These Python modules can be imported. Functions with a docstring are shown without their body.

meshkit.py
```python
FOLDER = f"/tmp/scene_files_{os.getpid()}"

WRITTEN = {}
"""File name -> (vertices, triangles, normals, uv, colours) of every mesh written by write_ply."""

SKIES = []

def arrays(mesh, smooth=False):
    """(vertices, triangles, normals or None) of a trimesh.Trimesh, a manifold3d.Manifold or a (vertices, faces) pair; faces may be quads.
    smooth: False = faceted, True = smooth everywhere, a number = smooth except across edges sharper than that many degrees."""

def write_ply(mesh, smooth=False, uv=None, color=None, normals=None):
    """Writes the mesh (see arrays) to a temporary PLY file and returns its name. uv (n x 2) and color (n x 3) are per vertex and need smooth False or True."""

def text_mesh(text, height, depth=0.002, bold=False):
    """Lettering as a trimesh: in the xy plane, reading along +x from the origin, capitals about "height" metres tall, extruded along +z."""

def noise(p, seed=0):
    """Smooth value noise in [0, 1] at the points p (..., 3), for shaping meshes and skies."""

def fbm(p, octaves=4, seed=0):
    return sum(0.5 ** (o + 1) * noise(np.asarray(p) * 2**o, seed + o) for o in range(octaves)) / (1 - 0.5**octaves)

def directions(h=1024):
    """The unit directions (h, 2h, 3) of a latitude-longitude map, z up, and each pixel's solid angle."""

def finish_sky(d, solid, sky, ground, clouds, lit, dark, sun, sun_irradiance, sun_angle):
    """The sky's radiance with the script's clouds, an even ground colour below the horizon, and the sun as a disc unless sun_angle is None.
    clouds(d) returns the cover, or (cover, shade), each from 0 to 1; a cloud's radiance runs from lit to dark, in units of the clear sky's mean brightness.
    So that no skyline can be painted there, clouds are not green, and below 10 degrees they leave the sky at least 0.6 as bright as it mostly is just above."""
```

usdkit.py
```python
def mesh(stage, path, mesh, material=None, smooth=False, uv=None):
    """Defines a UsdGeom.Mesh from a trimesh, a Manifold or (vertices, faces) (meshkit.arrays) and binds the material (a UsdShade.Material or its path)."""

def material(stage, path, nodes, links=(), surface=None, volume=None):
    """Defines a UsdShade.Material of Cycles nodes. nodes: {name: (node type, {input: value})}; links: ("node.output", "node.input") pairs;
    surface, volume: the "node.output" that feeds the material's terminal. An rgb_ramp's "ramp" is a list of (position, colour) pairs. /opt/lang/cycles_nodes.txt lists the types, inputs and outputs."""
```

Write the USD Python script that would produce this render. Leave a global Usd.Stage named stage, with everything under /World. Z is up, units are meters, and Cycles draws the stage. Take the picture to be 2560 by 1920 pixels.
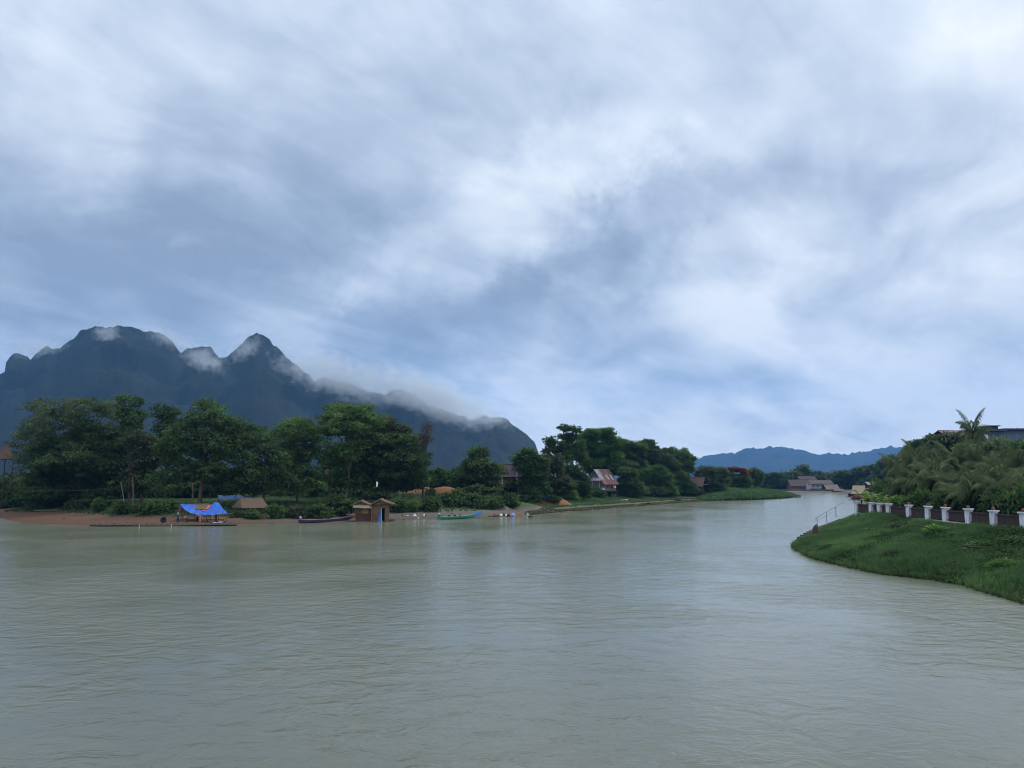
import math, random
import numpy as np
import trimesh, shapely
import manifold3d as mf
import usdkit, meshkit
from pxr import Usd, UsdGeom, UsdLux, UsdShade, Gf, Sdf, Vt

# ------------------------------------------------------------------ camera, sky, sun, exposure
stage = Usd.Stage.CreateInMemory()
UsdGeom.SetStageUpAxis(stage, UsdGeom.Tokens.z)
world = UsdGeom.Xform.Define(stage, '/World')
stage.SetDefaultPrim(world.GetPrim())
UsdGeom.Scope.Define(stage, '/World/Looks')
rng = np.random.default_rng(7)
PI = math.pi

EYE, FPX, HORIZON = 7.0, 2100.0, 1207.0          # metres above the river; focal length and horizon row of the 2560 px wide photograph
PITCH = math.atan((HORIZON - 960.0) / FPX)
cam = UsdGeom.Camera.Define(stage, '/World/camera')
cam.AddTranslateOp().Set(Gf.Vec3d(0, 0, EYE))
cam.AddRotateXYZOp().Set(Gf.Vec3f(90 + math.degrees(PITCH), 0, 0))
cam.CreateHorizontalApertureAttr(36.0)
cam.CreateVerticalApertureAttr(27.0)
cam.CreateFocalLengthAttr(36.0 * FPX / 2560)
cam.CreateClippingRangeAttr(Gf.Vec2f(0.1, 60000))
cam.CreateFStopAttr(0.0)
cam.CreateExposureAttr(0.15)

def ray(px, py):
    xc, yc = (px - 1280.0) / FPX, (960.0 - py) / FPX
    return np.array([xc, math.cos(PITCH) - math.sin(PITCH) * yc, math.sin(PITCH) + math.cos(PITCH) * yc])

def at(px, py, Y):
    """The point in the world at depth Y on the sight line of a photograph pixel."""
    d = ray(px, py)
    return np.array([0, 0, EYE]) + d * (Y / d[1])

def on_level(px, py, z=0.0):
    d = ray(px, py)
    return np.array([0, 0, EYE]) + d * ((z - EYE) / d[2])

def azel(px, py):
    d = ray(px, py)
    d = d / np.linalg.norm(d)
    return math.atan2(d[0], d[1]), math.asin(d[2])

def M(name, nodes, links=(), surface=None, volume=None):
    return usdkit.material(stage, '/World/Looks/' + name, nodes, links, surface, volume)

SUN_EL, SUN_AZ = math.radians(52), math.radians(35)

def make_sky():
    N = {'tc': ('texture_coordinate', {}), 'sep': ('separate_xyz', {}),
         'az': ('math', {'math_type': 'arctan2'}), 'el': ('math', {'math_type': 'arcsine'}), 'ae': ('combine_xyz', {}),
         'sky': ('sky_texture', {'sky_type': 'single_scattering', 'sun_disc': False, 'sun_elevation': SUN_EL, 'sun_rotation': SUN_AZ, 'altitude': 250.0}),
         # cloud deck seen in perspective
         'zz': ('math', {'math_type': 'maximum', 'value2': 0.0}), 'za': ('math', {'math_type': 'add', 'value2': 0.16}),
         'qx': ('math', {'math_type': 'divide'}), 'qy': ('math', {'math_type': 'divide'}), 'q': ('combine_xyz', {}),
         'qm': ('mapping', {'mapping_type': 'texture', 'rotation': (0, 0, math.radians(58)), 'scale': (2.3, 1.0, 1.0)}),
         'n1': ('noise_texture', {'dimensions': '3D', 'scale': 0.95, 'detail': 9.0, 'roughness': 0.53, 'distortion': 0.5}),
         # lumpy clouds low over the hills
         'lm': ('mapping', {'mapping_type': 'point', 'scale': (1.0, 1.9, 1.0)}),
         'n2': ('noise_texture', {'dimensions': '3D', 'scale': 5.6, 'detail': 9.0, 'roughness': 0.56, 'distortion': 0.55}),
         'low': ('map_range', {'range_type': 'smoothstep', 'clamp': True, 'from_min': 0.08, 'from_max': 0.5, 'to_min': 0.95, 'to_max': 0.34}),
         # warp of the large masses
         'w': ('noise_texture', {'dimensions': '3D', 'scale': 4.5, 'detail': 9.0, 'roughness': 0.62}),
         'wc': ('vector_math', {'math_type': 'subtract', 'vector2': (0.5, 0.5, 0.5)}),
         'ws': ('vector_math', {'math_type': 'multiply', 'vector2': (0.44, 0.26, 0.0)}),
         'aw': ('vector_math', {'math_type': 'add'}),
         'a1': ('math', {'math_type': 'multiply_add', 'value2': 1.05, 'value3': 0.08}),
         'b1': ('math', {'math_type': 'subtract', 'value2': 0.5}),
         'b2': ('math', {'math_type': 'multiply'}),
         's0': ('math', {'math_type': 'add'}),
         # torn middle-sized billows across the deck
         'n3': ('noise_texture', {'dimensions': '3D', 'scale': 2.7, 'detail': 10.0, 'roughness': 0.60, 'distortion': 0.9}), 'c1': ('math', {'math_type': 'subtract', 'value2': 0.5}), 'c2': ('math', {'math_type': 'multiply_add', 'value2': 0.85}),
         # heaped cloud: bright puffs parted by dark creases
         'n4': ('noise_texture', {'dimensions': '3D', 'scale': 4.2, 'detail': 7.0, 'roughness': 0.5, 'distortion': 0.25}), 'd1': ('math', {'math_type': 'subtract', 'value2': 0.5}), 'd2': ('math', {'math_type': 'absolute'}), 'd3': ('math', {'math_type': 'multiply_add', 'value2': 2.2, 'value3': -0.22}),
         'low4': ('map_range', {'range_type': 'smoothstep', 'clamp': True, 'from_min': 0.12, 'from_max': 0.5, 'to_min': 0.75, 'to_max': 0.3}), 'd4': ('math', {'math_type': 'multiply_add'}),
         'tilt': ('math', {'math_type': 'multiply_add', 'value2': 0.20}),
         }
    L = [('tc.generated', 'sep.vector'), ('sep.x', 'az.value1'), ('sep.y', 'az.value2'), ('sep.z', 'el.value1'), ('az.value', 'ae.x'), ('el.value', 'ae.y'),
         ('sep.z', 'zz.value1'), ('zz.value', 'za.value1'), ('sep.x', 'qx.value1'), ('za.value', 'qx.value2'), ('sep.y', 'qy.value1'), ('za.value', 'qy.value2'),
         ('qx.value', 'q.x'), ('qy.value', 'q.y'), ('q.vector', 'qm.vector'), ('qm.vector', 'n1.vector'),
         ('ae.vector', 'lm.vector'), ('lm.vector', 'n2.vector'), ('el.value', 'low.value'),
         ('tc.generated', 'w.vector'), ('w.color', 'wc.vector1'), ('wc.vector', 'ws.vector1'), ('ae.vector', 'aw.vector1'), ('ws.vector', 'aw.vector2'),
         ('n1.fac', 'a1.value1'), ('n2.fac', 'b1.value1'), ('b1.value', 'b2.value1'), ('low.result', 'b2.value2'), ('a1.value', 's0.value1'), ('qm.vector', 'n3.vector'), ('n3.fac', 'c1.value1'), ('c1.value', 'c2.value1'), ('b2.value', 'c2.value3'), ('lm.vector', 'n4.vector'), ('n4.fac', 'd1.value1'), ('d1.value', 'd2.value1'), ('d2.value', 'd3.value1'), ('el.value', 'low4.value'), ('d3.value', 'd4.value1'), ('low4.result', 'd4.value2'), ('c2.value', 'd4.value3'), ('d4.value', 's0.value2'),
         ('sep.x', 'tilt.value1'), ('s0.value', 'tilt.value3')]
    # big masses of cloud: (px, py, half widths in px, tilt in degrees, shade)
    blobs = [(430, 570, 820, 230, 6, -.42), (880, 330, 900, 330, 12, -.22), (120, 780, 640, 170, 0, -.27), (1330, 700, 420, 130, 32, -.22),
             (1640, 540, 520, 140, 34, -.32), (1120, 880, 460, 230, 20, -.24), (840, 840, 300, 130, 15, -.15), (1720, 1050, 420, 46, 0, -.16), (1900, 800, 1100, 420, 0, .10), (2000, 330, 330, 150, 30, -.16),
             (30, 120, 320, 330, 0, .26), (1500, 390, 380, 130, 14, .24), (1120, 570, 680, 190, 15, .24), (2030, 670, 460, 90, 22, .20),
             (2230, 170, 560, 270, 20, .12), (2480, 480, 460, 190, 26, .18), (1430, 1085, 250, 90, 0, .22), (1900, 1110, 1500, 300, 0, .42), (2000, 1125, 420, 40, 4, .16), (830, 735, 170, 70, 25, .22), (470, 565, 70, 40, 30, .16)]
    last = 'tilt.value'
    for k, (px, py, sx, sy, tilt, amp) in enumerate(blobs):
        a, e = azel(px, py)
        N[f'blob_m{k}'] = ('mapping', {'mapping_type': 'texture', 'location': (a, e, 0), 'rotation': (0, 0, math.radians(tilt)), 'scale': (sx / FPX, sy / FPX, 1.0)})
        N[f'blob_g{k}'] = ('gradient_texture', {'gradient_type': 'spherical'})
        N[f'blob_r{k}'] = ('map_range', {'range_type': 'smoothstep', 'clamp': True, 'from_min': 0.0, 'from_max': 1.0})
        N[f'blob_s{k}'] = ('math', {'math_type': 'multiply_add', 'value2': amp})
        L += [('aw.vector', f'blob_m{k}.vector'), (f'blob_m{k}.vector', f'blob_g{k}.vector'), (f'blob_g{k}.fac', f'blob_r{k}.value'), (f'blob_r{k}.result', f'blob_s{k}.value1'), (last, f'blob_s{k}.value3')]
        last = f'blob_s{k}.value'
    k = 10.0                                        # the background's strength is 0.1
    ramp = [(0.0, (.285, .35, .455)), (0.2, (.355, .43, .54)), (0.42, (.475, .555, .67)), (0.62, (.615, .69, .79)), (0.82, (.765, .825, .895)), (1.0, (.90, .94, .98))]
    N['ramp'] = ('rgb_ramp', {'ramp': [(p, tuple(k * v for v in c)) for p, c in ramp]})
    N['mix'] = ('mix', {'mix_type': 'mix', 'fac': 0.97})
    N['bg'] = ('background_shader', {'strength': 0.1})
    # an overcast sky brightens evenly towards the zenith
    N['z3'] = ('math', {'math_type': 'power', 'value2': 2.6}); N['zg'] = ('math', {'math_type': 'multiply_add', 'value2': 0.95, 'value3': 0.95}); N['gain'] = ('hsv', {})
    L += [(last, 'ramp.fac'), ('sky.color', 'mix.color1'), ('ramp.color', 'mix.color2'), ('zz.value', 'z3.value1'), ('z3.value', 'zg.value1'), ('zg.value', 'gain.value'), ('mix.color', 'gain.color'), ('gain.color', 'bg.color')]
    return M('sky', N, L, surface='bg.background')

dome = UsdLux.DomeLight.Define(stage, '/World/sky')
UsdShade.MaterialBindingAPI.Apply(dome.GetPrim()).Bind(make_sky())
dome.GetPrim().SetCustomDataByKey('kind', 'structure')
dome.GetPrim().SetCustomDataByKey('label', 'overcast sky of blue-grey rain cloud banks')
sun = UsdLux.DistantLight.Define(stage, '/World/sun')
sun.CreateNormalizeAttr(True)
sun.CreateIntensityAttr(0.4)
sun.CreateAngleAttr(20.0)
sun.CreateColorAttr(Gf.Vec3f(1.0, 0.96, 0.9))
sun.AddRotateXYZOp().Set(Gf.Vec3f(90 - math.degrees(SUN_EL), 0, 180 - math.degrees(SUN_AZ)))

# ------------------------------------------------------------------ helpers
names = {}
def numbered(base, parent='/World'):
    k = names.get((parent, base), -1) + 1
    names[(parent, base)] = k
    return f'{parent}/{base}' + (f'_{k:03d}' if k else '')

def tag(p, label=None, cat=None, group=None, kind=None):
    p = p.GetPrim() if hasattr(p, 'GetPrim') else p
    for k, v in (('label', label), ('category', cat), ('group', group), ('kind', kind)):
        if v:
            p.SetCustomDataByKey(k, v)
    return p

def thing(name, label, cat, loc=(0, 0, 0), rotz=0.0, group=None, scale=None):
    x = UsdGeom.Xform.Define(stage, numbered(name))
    x.AddTranslateOp().Set(Gf.Vec3d(*map(float, loc)))
    x.AddRotateZOp().Set(float(rotz))
    x.AddScaleOp().Set(Gf.Vec3f(*(map(float, scale) if np.ndim(scale) else [float(scale or 1)] * 3)))
    tag(x, label, cat, group)
    return x.GetPrim()

def part(name, mesh, m, parent=None, label=None, smooth=False, kind=None):
    where = '/World' if parent is None else str(parent.GetPath())
    p = usdkit.mesh(stage, numbered(name, where), mesh, m, smooth).GetPrim()
    if label or kind:
        tag(p, label, kind=kind)
    return p

def copy_of(src, label, loc, rotz=0.0, scale=1.0, group=None):
    name = src.GetName().rstrip('0123456789').rstrip('_') if src.GetName()[-3:].isdigit() else src.GetName()
    x = UsdGeom.Xform.Define(stage, numbered(name))
    x.GetPrim().GetReferences().AddInternalReference(src.GetPath())
    place(x.GetPrim(), loc, rotz, scale)
    x.GetPrim().SetInstanceable(True)
    tag(x, label, src.GetCustomDataByKey('category'), group or src.GetCustomDataByKey('group'))
    return x.GetPrim()

def place(prim, loc, rotz=0.0, scale=1.0):
    prim.CreateAttribute('xformOp:translate', Sdf.ValueTypeNames.Double3, False).Set(Gf.Vec3d(*map(float, loc)))
    prim.CreateAttribute('xformOp:rotateZ', Sdf.ValueTypeNames.Float, False).Set(float(rotz))
    prim.CreateAttribute('xformOp:scale', Sdf.ValueTypeNames.Float3, False).Set(Gf.Vec3f(*(map(float, scale) if np.ndim(scale) else [float(scale)] * 3)))

cat = trimesh.util.concatenate
def box(x0, y0, z0, x1, y1, z1):
    b = trimesh.creation.box([abs(x1 - x0), abs(y1 - y0), abs(z1 - z0)])
    b.apply_translation([(x0 + x1) / 2, (y0 + y1) / 2, (z0 + z1) / 2])
    return b

def tube(pts, radii, sides=7, cap=True):
    p = np.asarray(pts, float)
    r = np.broadcast_to(np.asarray(radii, float), (len(p),))
    t = np.gradient(p, axis=0)
    t /= np.maximum(np.linalg.norm(t, axis=1, keepdims=True), 1e-9)
    ref = np.array([0.0, 0, 1]) if abs(t[:, 2]).mean() < 0.8 else np.array([1.0, 0, 0])
    a = np.cross(t, ref); a /= np.maximum(np.linalg.norm(a, axis=1, keepdims=True), 1e-9)
    b = np.cross(t, a)
    ang = np.arange(sides) * 2 * PI / sides
    v = p[:, None] + r[:, None, None] * (np.cos(ang)[None, :, None] * a[:, None] + np.sin(ang)[None, :, None] * b[:, None])
    i, j = np.meshgrid(np.arange(len(p) - 1), np.arange(sides), indexing='ij')
    q = np.stack([i * sides + j, i * sides + (j + 1) % sides, (i + 1) * sides + (j + 1) % sides, (i + 1) * sides + j], -1).reshape(-1, 4)
    f = np.vstack([q[:, [0, 1, 2]], q[:, [0, 2, 3]]])
    v = v.reshape(-1, 3)
    if cap:
        n = len(v)
        v = np.vstack([v, p[:1], p[-1:]])
        k = np.arange(sides)
        f = np.vstack([f, np.stack([np.full(sides, n), k, (k + 1) % sides], 1)[:, ::-1], np.stack([np.full(sides, n + 1), k + (len(p) - 1) * sides, (k + 1) % sides + (len(p) - 1) * sides], 1)])
    m = trimesh.Trimesh(v, f, process=False)
    return m

def bar(a, b, w, h=None):
    """A squared beam from a to b."""
    a, b = np.asarray(a, float), np.asarray(b, float)
    L = np.linalg.norm(b - a)
    m = trimesh.creation.box([w, h or w, L])
    T = trimesh.geometry.align_vectors([0, 0, 1], (b - a) / L)
    m.apply_transform(T)
    m.apply_translation((a + b) / 2)
    return m

def hull(pts):
    return trimesh.convex.convex_hull(np.asarray(pts, float))

def grid_mesh(V):
    """A mesh from an (n, m, 3) array of points."""
    n, m = V.shape[:2]
    i, j = np.meshgrid(np.arange(n - 1), np.arange(m - 1), indexing='ij')
    k = i * m + j
    f = np.stack([k, k + m, k + m + 1, k + 1], -1).reshape(-1, 4)
    return V.reshape(-1, 3), f

fbm = meshkit.fbm
def fbm2(x, y, scale, octaves=4, seed=0):
    p = np.stack([np.asarray(x) * scale + 1000, np.asarray(y) * scale + 1000, np.zeros_like(np.asarray(x, float)) + 7.3], -1)
    return fbm(p, octaves, seed)

# ------------------------------------------------------------------ materials
def simple(name, color, rough=0.7, scale=4.0, vary=0.25, spec=0.3, bump=0.0, metallic=0.0, stretch=(1, 1, 1), detail=5.0):
    c = np.array(color)
    N = {'g': ('texture_coordinate', {}), 'm': ('mapping', {'scale': stretch}), 'n': ('noise_texture', {'scale': scale, 'detail': detail, 'roughness': 0.6}),
         'r': ('rgb_ramp', {'ramp': [(0.25, tuple(c * (1 - vary))), (0.75, tuple(np.minimum(c * (1 + vary), 1)))]}),
         'p': ('principled_bsdf', {'roughness': rough, 'specular_ior_level': spec, 'metallic': metallic})}
    L = [('g.object', 'm.vector'), ('m.vector', 'n.vector'), ('n.fac', 'r.fac'), ('r.color', 'p.base_color')]
    if bump:
        N['b'] = ('bump', {'strength': 0.6, 'distance': bump})
        L += [('n.fac', 'b.height'), ('b.normal', 'p.normal')]
    return M(name, N, L, surface='p.BSDF')

def foliage(name, dark, mid, light, trans=0.38, scale=0.22, brown=None, brown_at=0.72):
    """Leaves: tone by leaf, by clump (world noise) and by plant; some light passes through."""
    N = {'g': ('geometry', {}), 'n': ('noise_texture', {'scale': scale, 'detail': 3.0}),
         'rnd': ('math', {'math_type': 'multiply_add', 'value2': 0.42, 'value3': -0.21}), 'sum': ('math', {'math_type': 'add'}),
         'oi': ('object_info', {}), 'om': ('math', {'math_type': 'multiply_add', 'value2': 0.16, 'value3': -0.08}), 'sum2': ('math', {'math_type': 'add'}),
         'r': ('rgb_ramp', {'ramp': [(0.22, dark), (0.5, mid), (0.82, light)]}),
         'p': ('principled_bsdf', {'roughness': 0.55, 'specular_ior_level': 0.25}), 't': ('translucent_bsdf', {}), 'x': ('mix_closure', {'fac': trans})}
    L = [('g.position', 'n.vector'), ('g.random_per_island', 'rnd.value1'), ('rnd.value', 'sum.value1'), ('n.fac', 'sum.value2'), ('oi.random', 'om.value1'), ('om.value', 'sum2.value1'), ('sum.value', 'sum2.value2'), ('sum2.value', 'r.fac')]
    out = 'r.color'
    if brown:
        N['n3'] = ('noise_texture', {'scale': scale * 1.7, 'detail': 2.0}); N['mp'] = ('mapping', {'location': (31, 17, 5)})
        N['br'] = ('map_range', {'range_type': 'smoothstep', 'clamp': True, 'from_min': brown_at - 0.12, 'from_max': brown_at + 0.05})
        N['bm'] = ('mix', {'mix_type': 'mix', 'color2': brown})
        L += [('g.position', 'mp.vector'), ('mp.vector', 'n3.vector'), ('n3.fac', 'br.value'), ('br.result', 'bm.fac'), ('r.color', 'bm.color1')]
        out = 'bm.color'
    L += [(out, 'p.base_color'), (out, 't.color'), ('p.BSDF', 'x.closure1'), ('t.BSDF', 'x.closure2')]
    return M(name, N, L, surface='x.closure')

# ------------------------------------------------------------------ river and ground
left_px = [(0, 1296), (60, 1309), (130, 1311), (222, 1314), (420, 1315), (600, 1311), (740, 1308), (860, 1306), (1000, 1300), (1100, 1297.5), (1300, 1292), (1350, 1286), (1400, 1281.5), (1534, 1271), (1620, 1264), (1700, 1257.5), (1740, 1253.5), (1800, 1252), (1880, 1250.5), (1960, 1246.5), (2004, 1242.5)]
left = [tuple(on_level(*p)[:2]) for p in left_px]
far = [(150, 455), (168, 520), (186, 600), (200, 641), (252, 633), (242, 560), (214, 470)]
right = [(166, 400), (152, 372), (123, 300), (84, 205), (62, 150), (53, 128), (47, 119.5), (41, 112.5), (36.8, 106), (33.5, 99.5), (31.0, 93.0)] + [tuple(on_level(*p)[:2]) for p in [(2003, 1378), (2040, 1396), (2150, 1424), (2222, 1437), (2314, 1447), (2406, 1461), (2478, 1482), (2560, 1506)]]
shore = [(-330, 260), (-210, 212), (-140, 185)] + left + far + right + [(29.5, 40), (29, 15), (30, -60), (36, -260), (-160, -260), (-175, -60), (-200, 60), (-330, 130), (-700, 220), (-700, 300)]
river = shapely.Polygon(shore).buffer(0)
river_edge = river.boundary
shapely.prepare(river); shapely.prepare(river_edge)

def bank_distance(x, y):
    """Metres inland of the waterline (negative over the river)."""
    P = shapely.points(np.asarray(x, float), np.asarray(y, float))
    d = shapely.distance(P, river_edge)
    return np.where(shapely.contains(river, P), -d, d)

right_line = shapely.LineString(right + [(29.5, 40), (29, 15), (30, -60), (36, -260)])
left_line = shapely.LineString([(-330, 260), (-210, 212), (-140, 185)] + left)
shapely.prepare(right_line); shapely.prepare(left_line)
def is_right(x, y):
    P = shapely.points(np.asarray(x, float), np.asarray(y, float))
    return shapely.distance(P, right_line) < shapely.distance(P, left_line)

mound = at(1420, 1236, 214)
def ground_z(x, y):
    x, y = np.broadcast_arrays(np.asarray(x, float), np.asarray(y, float))
    s = bank_distance(x, y)
    w = s + 5.0 * (fbm2(x, y, 0.06, 3) - 0.5)
    zl = np.interp(w, [-30, -8, 0, 14, 20, 27, 60, 140, 4000], [-2.2, -0.9, 0, 0.85, 1.5, 2.7, 3.5, 4.4, 14])
    wr = s + 1.2 * (fbm2(x, y, 0.2, 3) - 0.5)
    wr = np.where(s > 0, wr * np.interp(y, [93, 104, 112, 300, 400], [1.0, 1.6, 2.4, 2.4, 1.0]), wr)
    zr = np.interp(wr, [-20, -5, 0, 2.5, 8.5, 11.0, 13, 60, 140, 4000], [-2.2, -0.9, 0, 0.7, 2.0, 2.85, 3.2, 3.6, 7.5, 14])
    z = np.where(is_right(x, y), zr, zl)
    near0 = np.clip(np.abs(s) / 2.0, 0, 1)                                   # keep the waterline where it was measured
    z = np.where(s * z < 0, np.sign(s) * 0.03 * np.abs(s), z) * 1.0
    z = z + np.clip(s / 25, 0, 1) * np.where(is_right(x, y) & (y < 150), .25, 1.0) * (0.5 * (fbm2(x, y, 0.09, 4, 3) - 0.5) + 0.9 * (fbm2(x, y, 0.015, 3, 4) - 0.5))
    # bare orange earth heaped behind the shrubs on the far bank
    for (cx, cy, rx, ry, h, a) in [(-9.5, 200, 10, 5, 2.2, 0), (3.5, 207, 11, 4.5, 1.8, -8), (10.4, 236, 6.5, 5, 2.3, 0), (-17, 201, 6, 4, 2.4, 0), (-23.5, 200, 5, 4, 2.5, 0)]:
        ca, sa = math.cos(math.radians(a)), math.sin(math.radians(a))
        u, v = ((x - cx) * ca + (y - cy) * sa) / rx, (-(x - cx) * sa + (y - cy) * ca) / ry
        z = z + h * np.clip(1 - (u * u + v * v), 0, 1) ** 0.8 * np.clip(s / 12, 0, 1)
    return z

def gz(x, y):
    return float(ground_z(np.array([x]), np.array([y]))[0])

def spaced(lo, hi, step, lo2, hi2, grow=1.22):
    a = list(np.arange(lo, hi + step / 2, step))
    s, v = step, hi
    while v < hi2:
        s *= grow; v += s; a.append(v)
    s, v = step, lo
    while v > lo2:
        s *= grow; v -= s; a.insert(0, v)
    return np.array(a)

gx = spaced(-125, 95, 1.25, -8500, 8500)
gy = spaced(36, 300, 1.25, -2000, 7000)
X, Y = np.meshgrid(gx, gy, indexing='ij')
Z = ground_z(X.ravel(), Y.ravel()).reshape(X.shape)
ground_mat = M('ground', {
    'g': ('geometry', {}), 'sep': ('separate_xyz', {}),
    'n': ('noise_texture', {'scale': 0.12, 'detail': 6.0, 'roughness': 0.6}), 'f': ('noise_texture', {'scale': 2.2, 'detail': 6.0, 'roughness': 0.65}),
    'z1': ('math', {'math_type': 'multiply_add', 'value2': 0.9}),
    'h': ('math', {'math_type': 'multiply_add', 'value2': 0.5}),
    # wet mud, gravel, earth, turf by height above the water, broken up by noise
    'ramp': ('rgb_ramp', {'ramp': [(0.0, (.05, .035, .02)), (0.17, (.085, .055, .032)), (0.24, (.105, .086, .064)), (0.33, (.122, .104, .085)), (0.385, (.10, .085, .06)), (0.43, (.055, .085, .022)), (0.6, (.04, .07, .02)), (1.0, (.03, .052, .018))]}),
    'hm': ('map_range', {'from_min': -0.7, 'from_max': 5.0, 'clamp': True}),
    'fr': ('rgb_ramp', {'ramp': [(0.3, (.68, .68, .68)), (0.7, (1.22, 1.22, 1.22))]}),
    'mul': ('mix', {'mix_type': 'multiply', 'fac': 1.0}),
    # the red sandy spit at the left and the orange heaps
    'sx': ('map_range', {'range_type': 'smoothstep', 'clamp': True, 'from_min': -34.0, 'from_max': -58.0}),
    'red': ('mix', {'mix_type': 'multiply', 'color2': (1.15, .74, .50)}),
    'oy': ('mapping', {'mapping_type': 'texture', 'location': (-2.0, 214.0, 0.0), 'scale': (34.0, 34.0, 60.0)}), 'og': ('gradient_texture', {'gradient_type': 'spherical'}),
    'om': ('map_range', {'range_type': 'smoothstep', 'clamp': True, 'from_min': 0.0, 'from_max': 0.25}),
    'on': ('map_range', {'range_type': 'smoothstep', 'clamp': True, 'from_min': 4.3, 'from_max': 4.9}), 'oa': ('math', {'math_type': 'multiply'}),
    'o2': ('mapping', {'mapping_type': 'texture', 'location': (10.0, 236.0, 2.0), 'scale': (9.0, 8.0, 14.0)}), 'og2': ('gradient_texture', {'gradient_type': 'spherical'}), 'om2': ('map_range', {'range_type': 'smoothstep', 'clamp': True, 'from_min': 0.15, 'from_max': 0.4}), 'omax': ('math', {'math_type': 'maximum'}),
    'orange': ('mix', {'mix_type': 'mix', 'color2': (.22, .088, .036)}),
    'b': ('bump', {'strength': 0.7, 'distance': 0.15}), 'p': ('principled_bsdf', {'roughness': 0.85, 'specular_ior_level': 0.25})},
    [('g.position', 'sep.vector'), ('g.position', 'n.vector'), ('g.position', 'f.vector'), ('n.fac', 'h.value1'), ('sep.z', 'h.value3'), ('h.value', 'hm.value'), ('hm.result', 'ramp.fac'),
     ('f.fac', 'fr.fac'), ('ramp.color', 'mul.color1'), ('fr.color', 'mul.color2'), ('sep.x', 'sx.value'), ('sx.result', 'red.fac'), ('mul.color', 'red.color1'),
     ('g.position', 'oy.vector'), ('oy.vector', 'og.vector'), ('og.fac', 'om.value'), ('sep.z', 'on.value'), ('om.result', 'oa.value1'), ('on.result', 'oa.value2'), ('g.position', 'o2.vector'), ('o2.vector', 'og2.vector'), ('og2.fac', 'om2.value'), ('om2.result', 'omax.value1'), ('oa.value', 'omax.value2'), ('omax.value', 'orange.fac'), ('red.color', 'orange.color1'),
     ('orange.color', 'p.base_color'), ('f.fac', 'b.height'), ('b.normal', 'p.normal')], surface='p.BSDF')
tag(part('ground', grid_mesh(np.stack([X, Y, Z], -1)), ground_mat, smooth=True), 'gravel beach, turf and red earth along the river', kind='structure')

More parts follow.
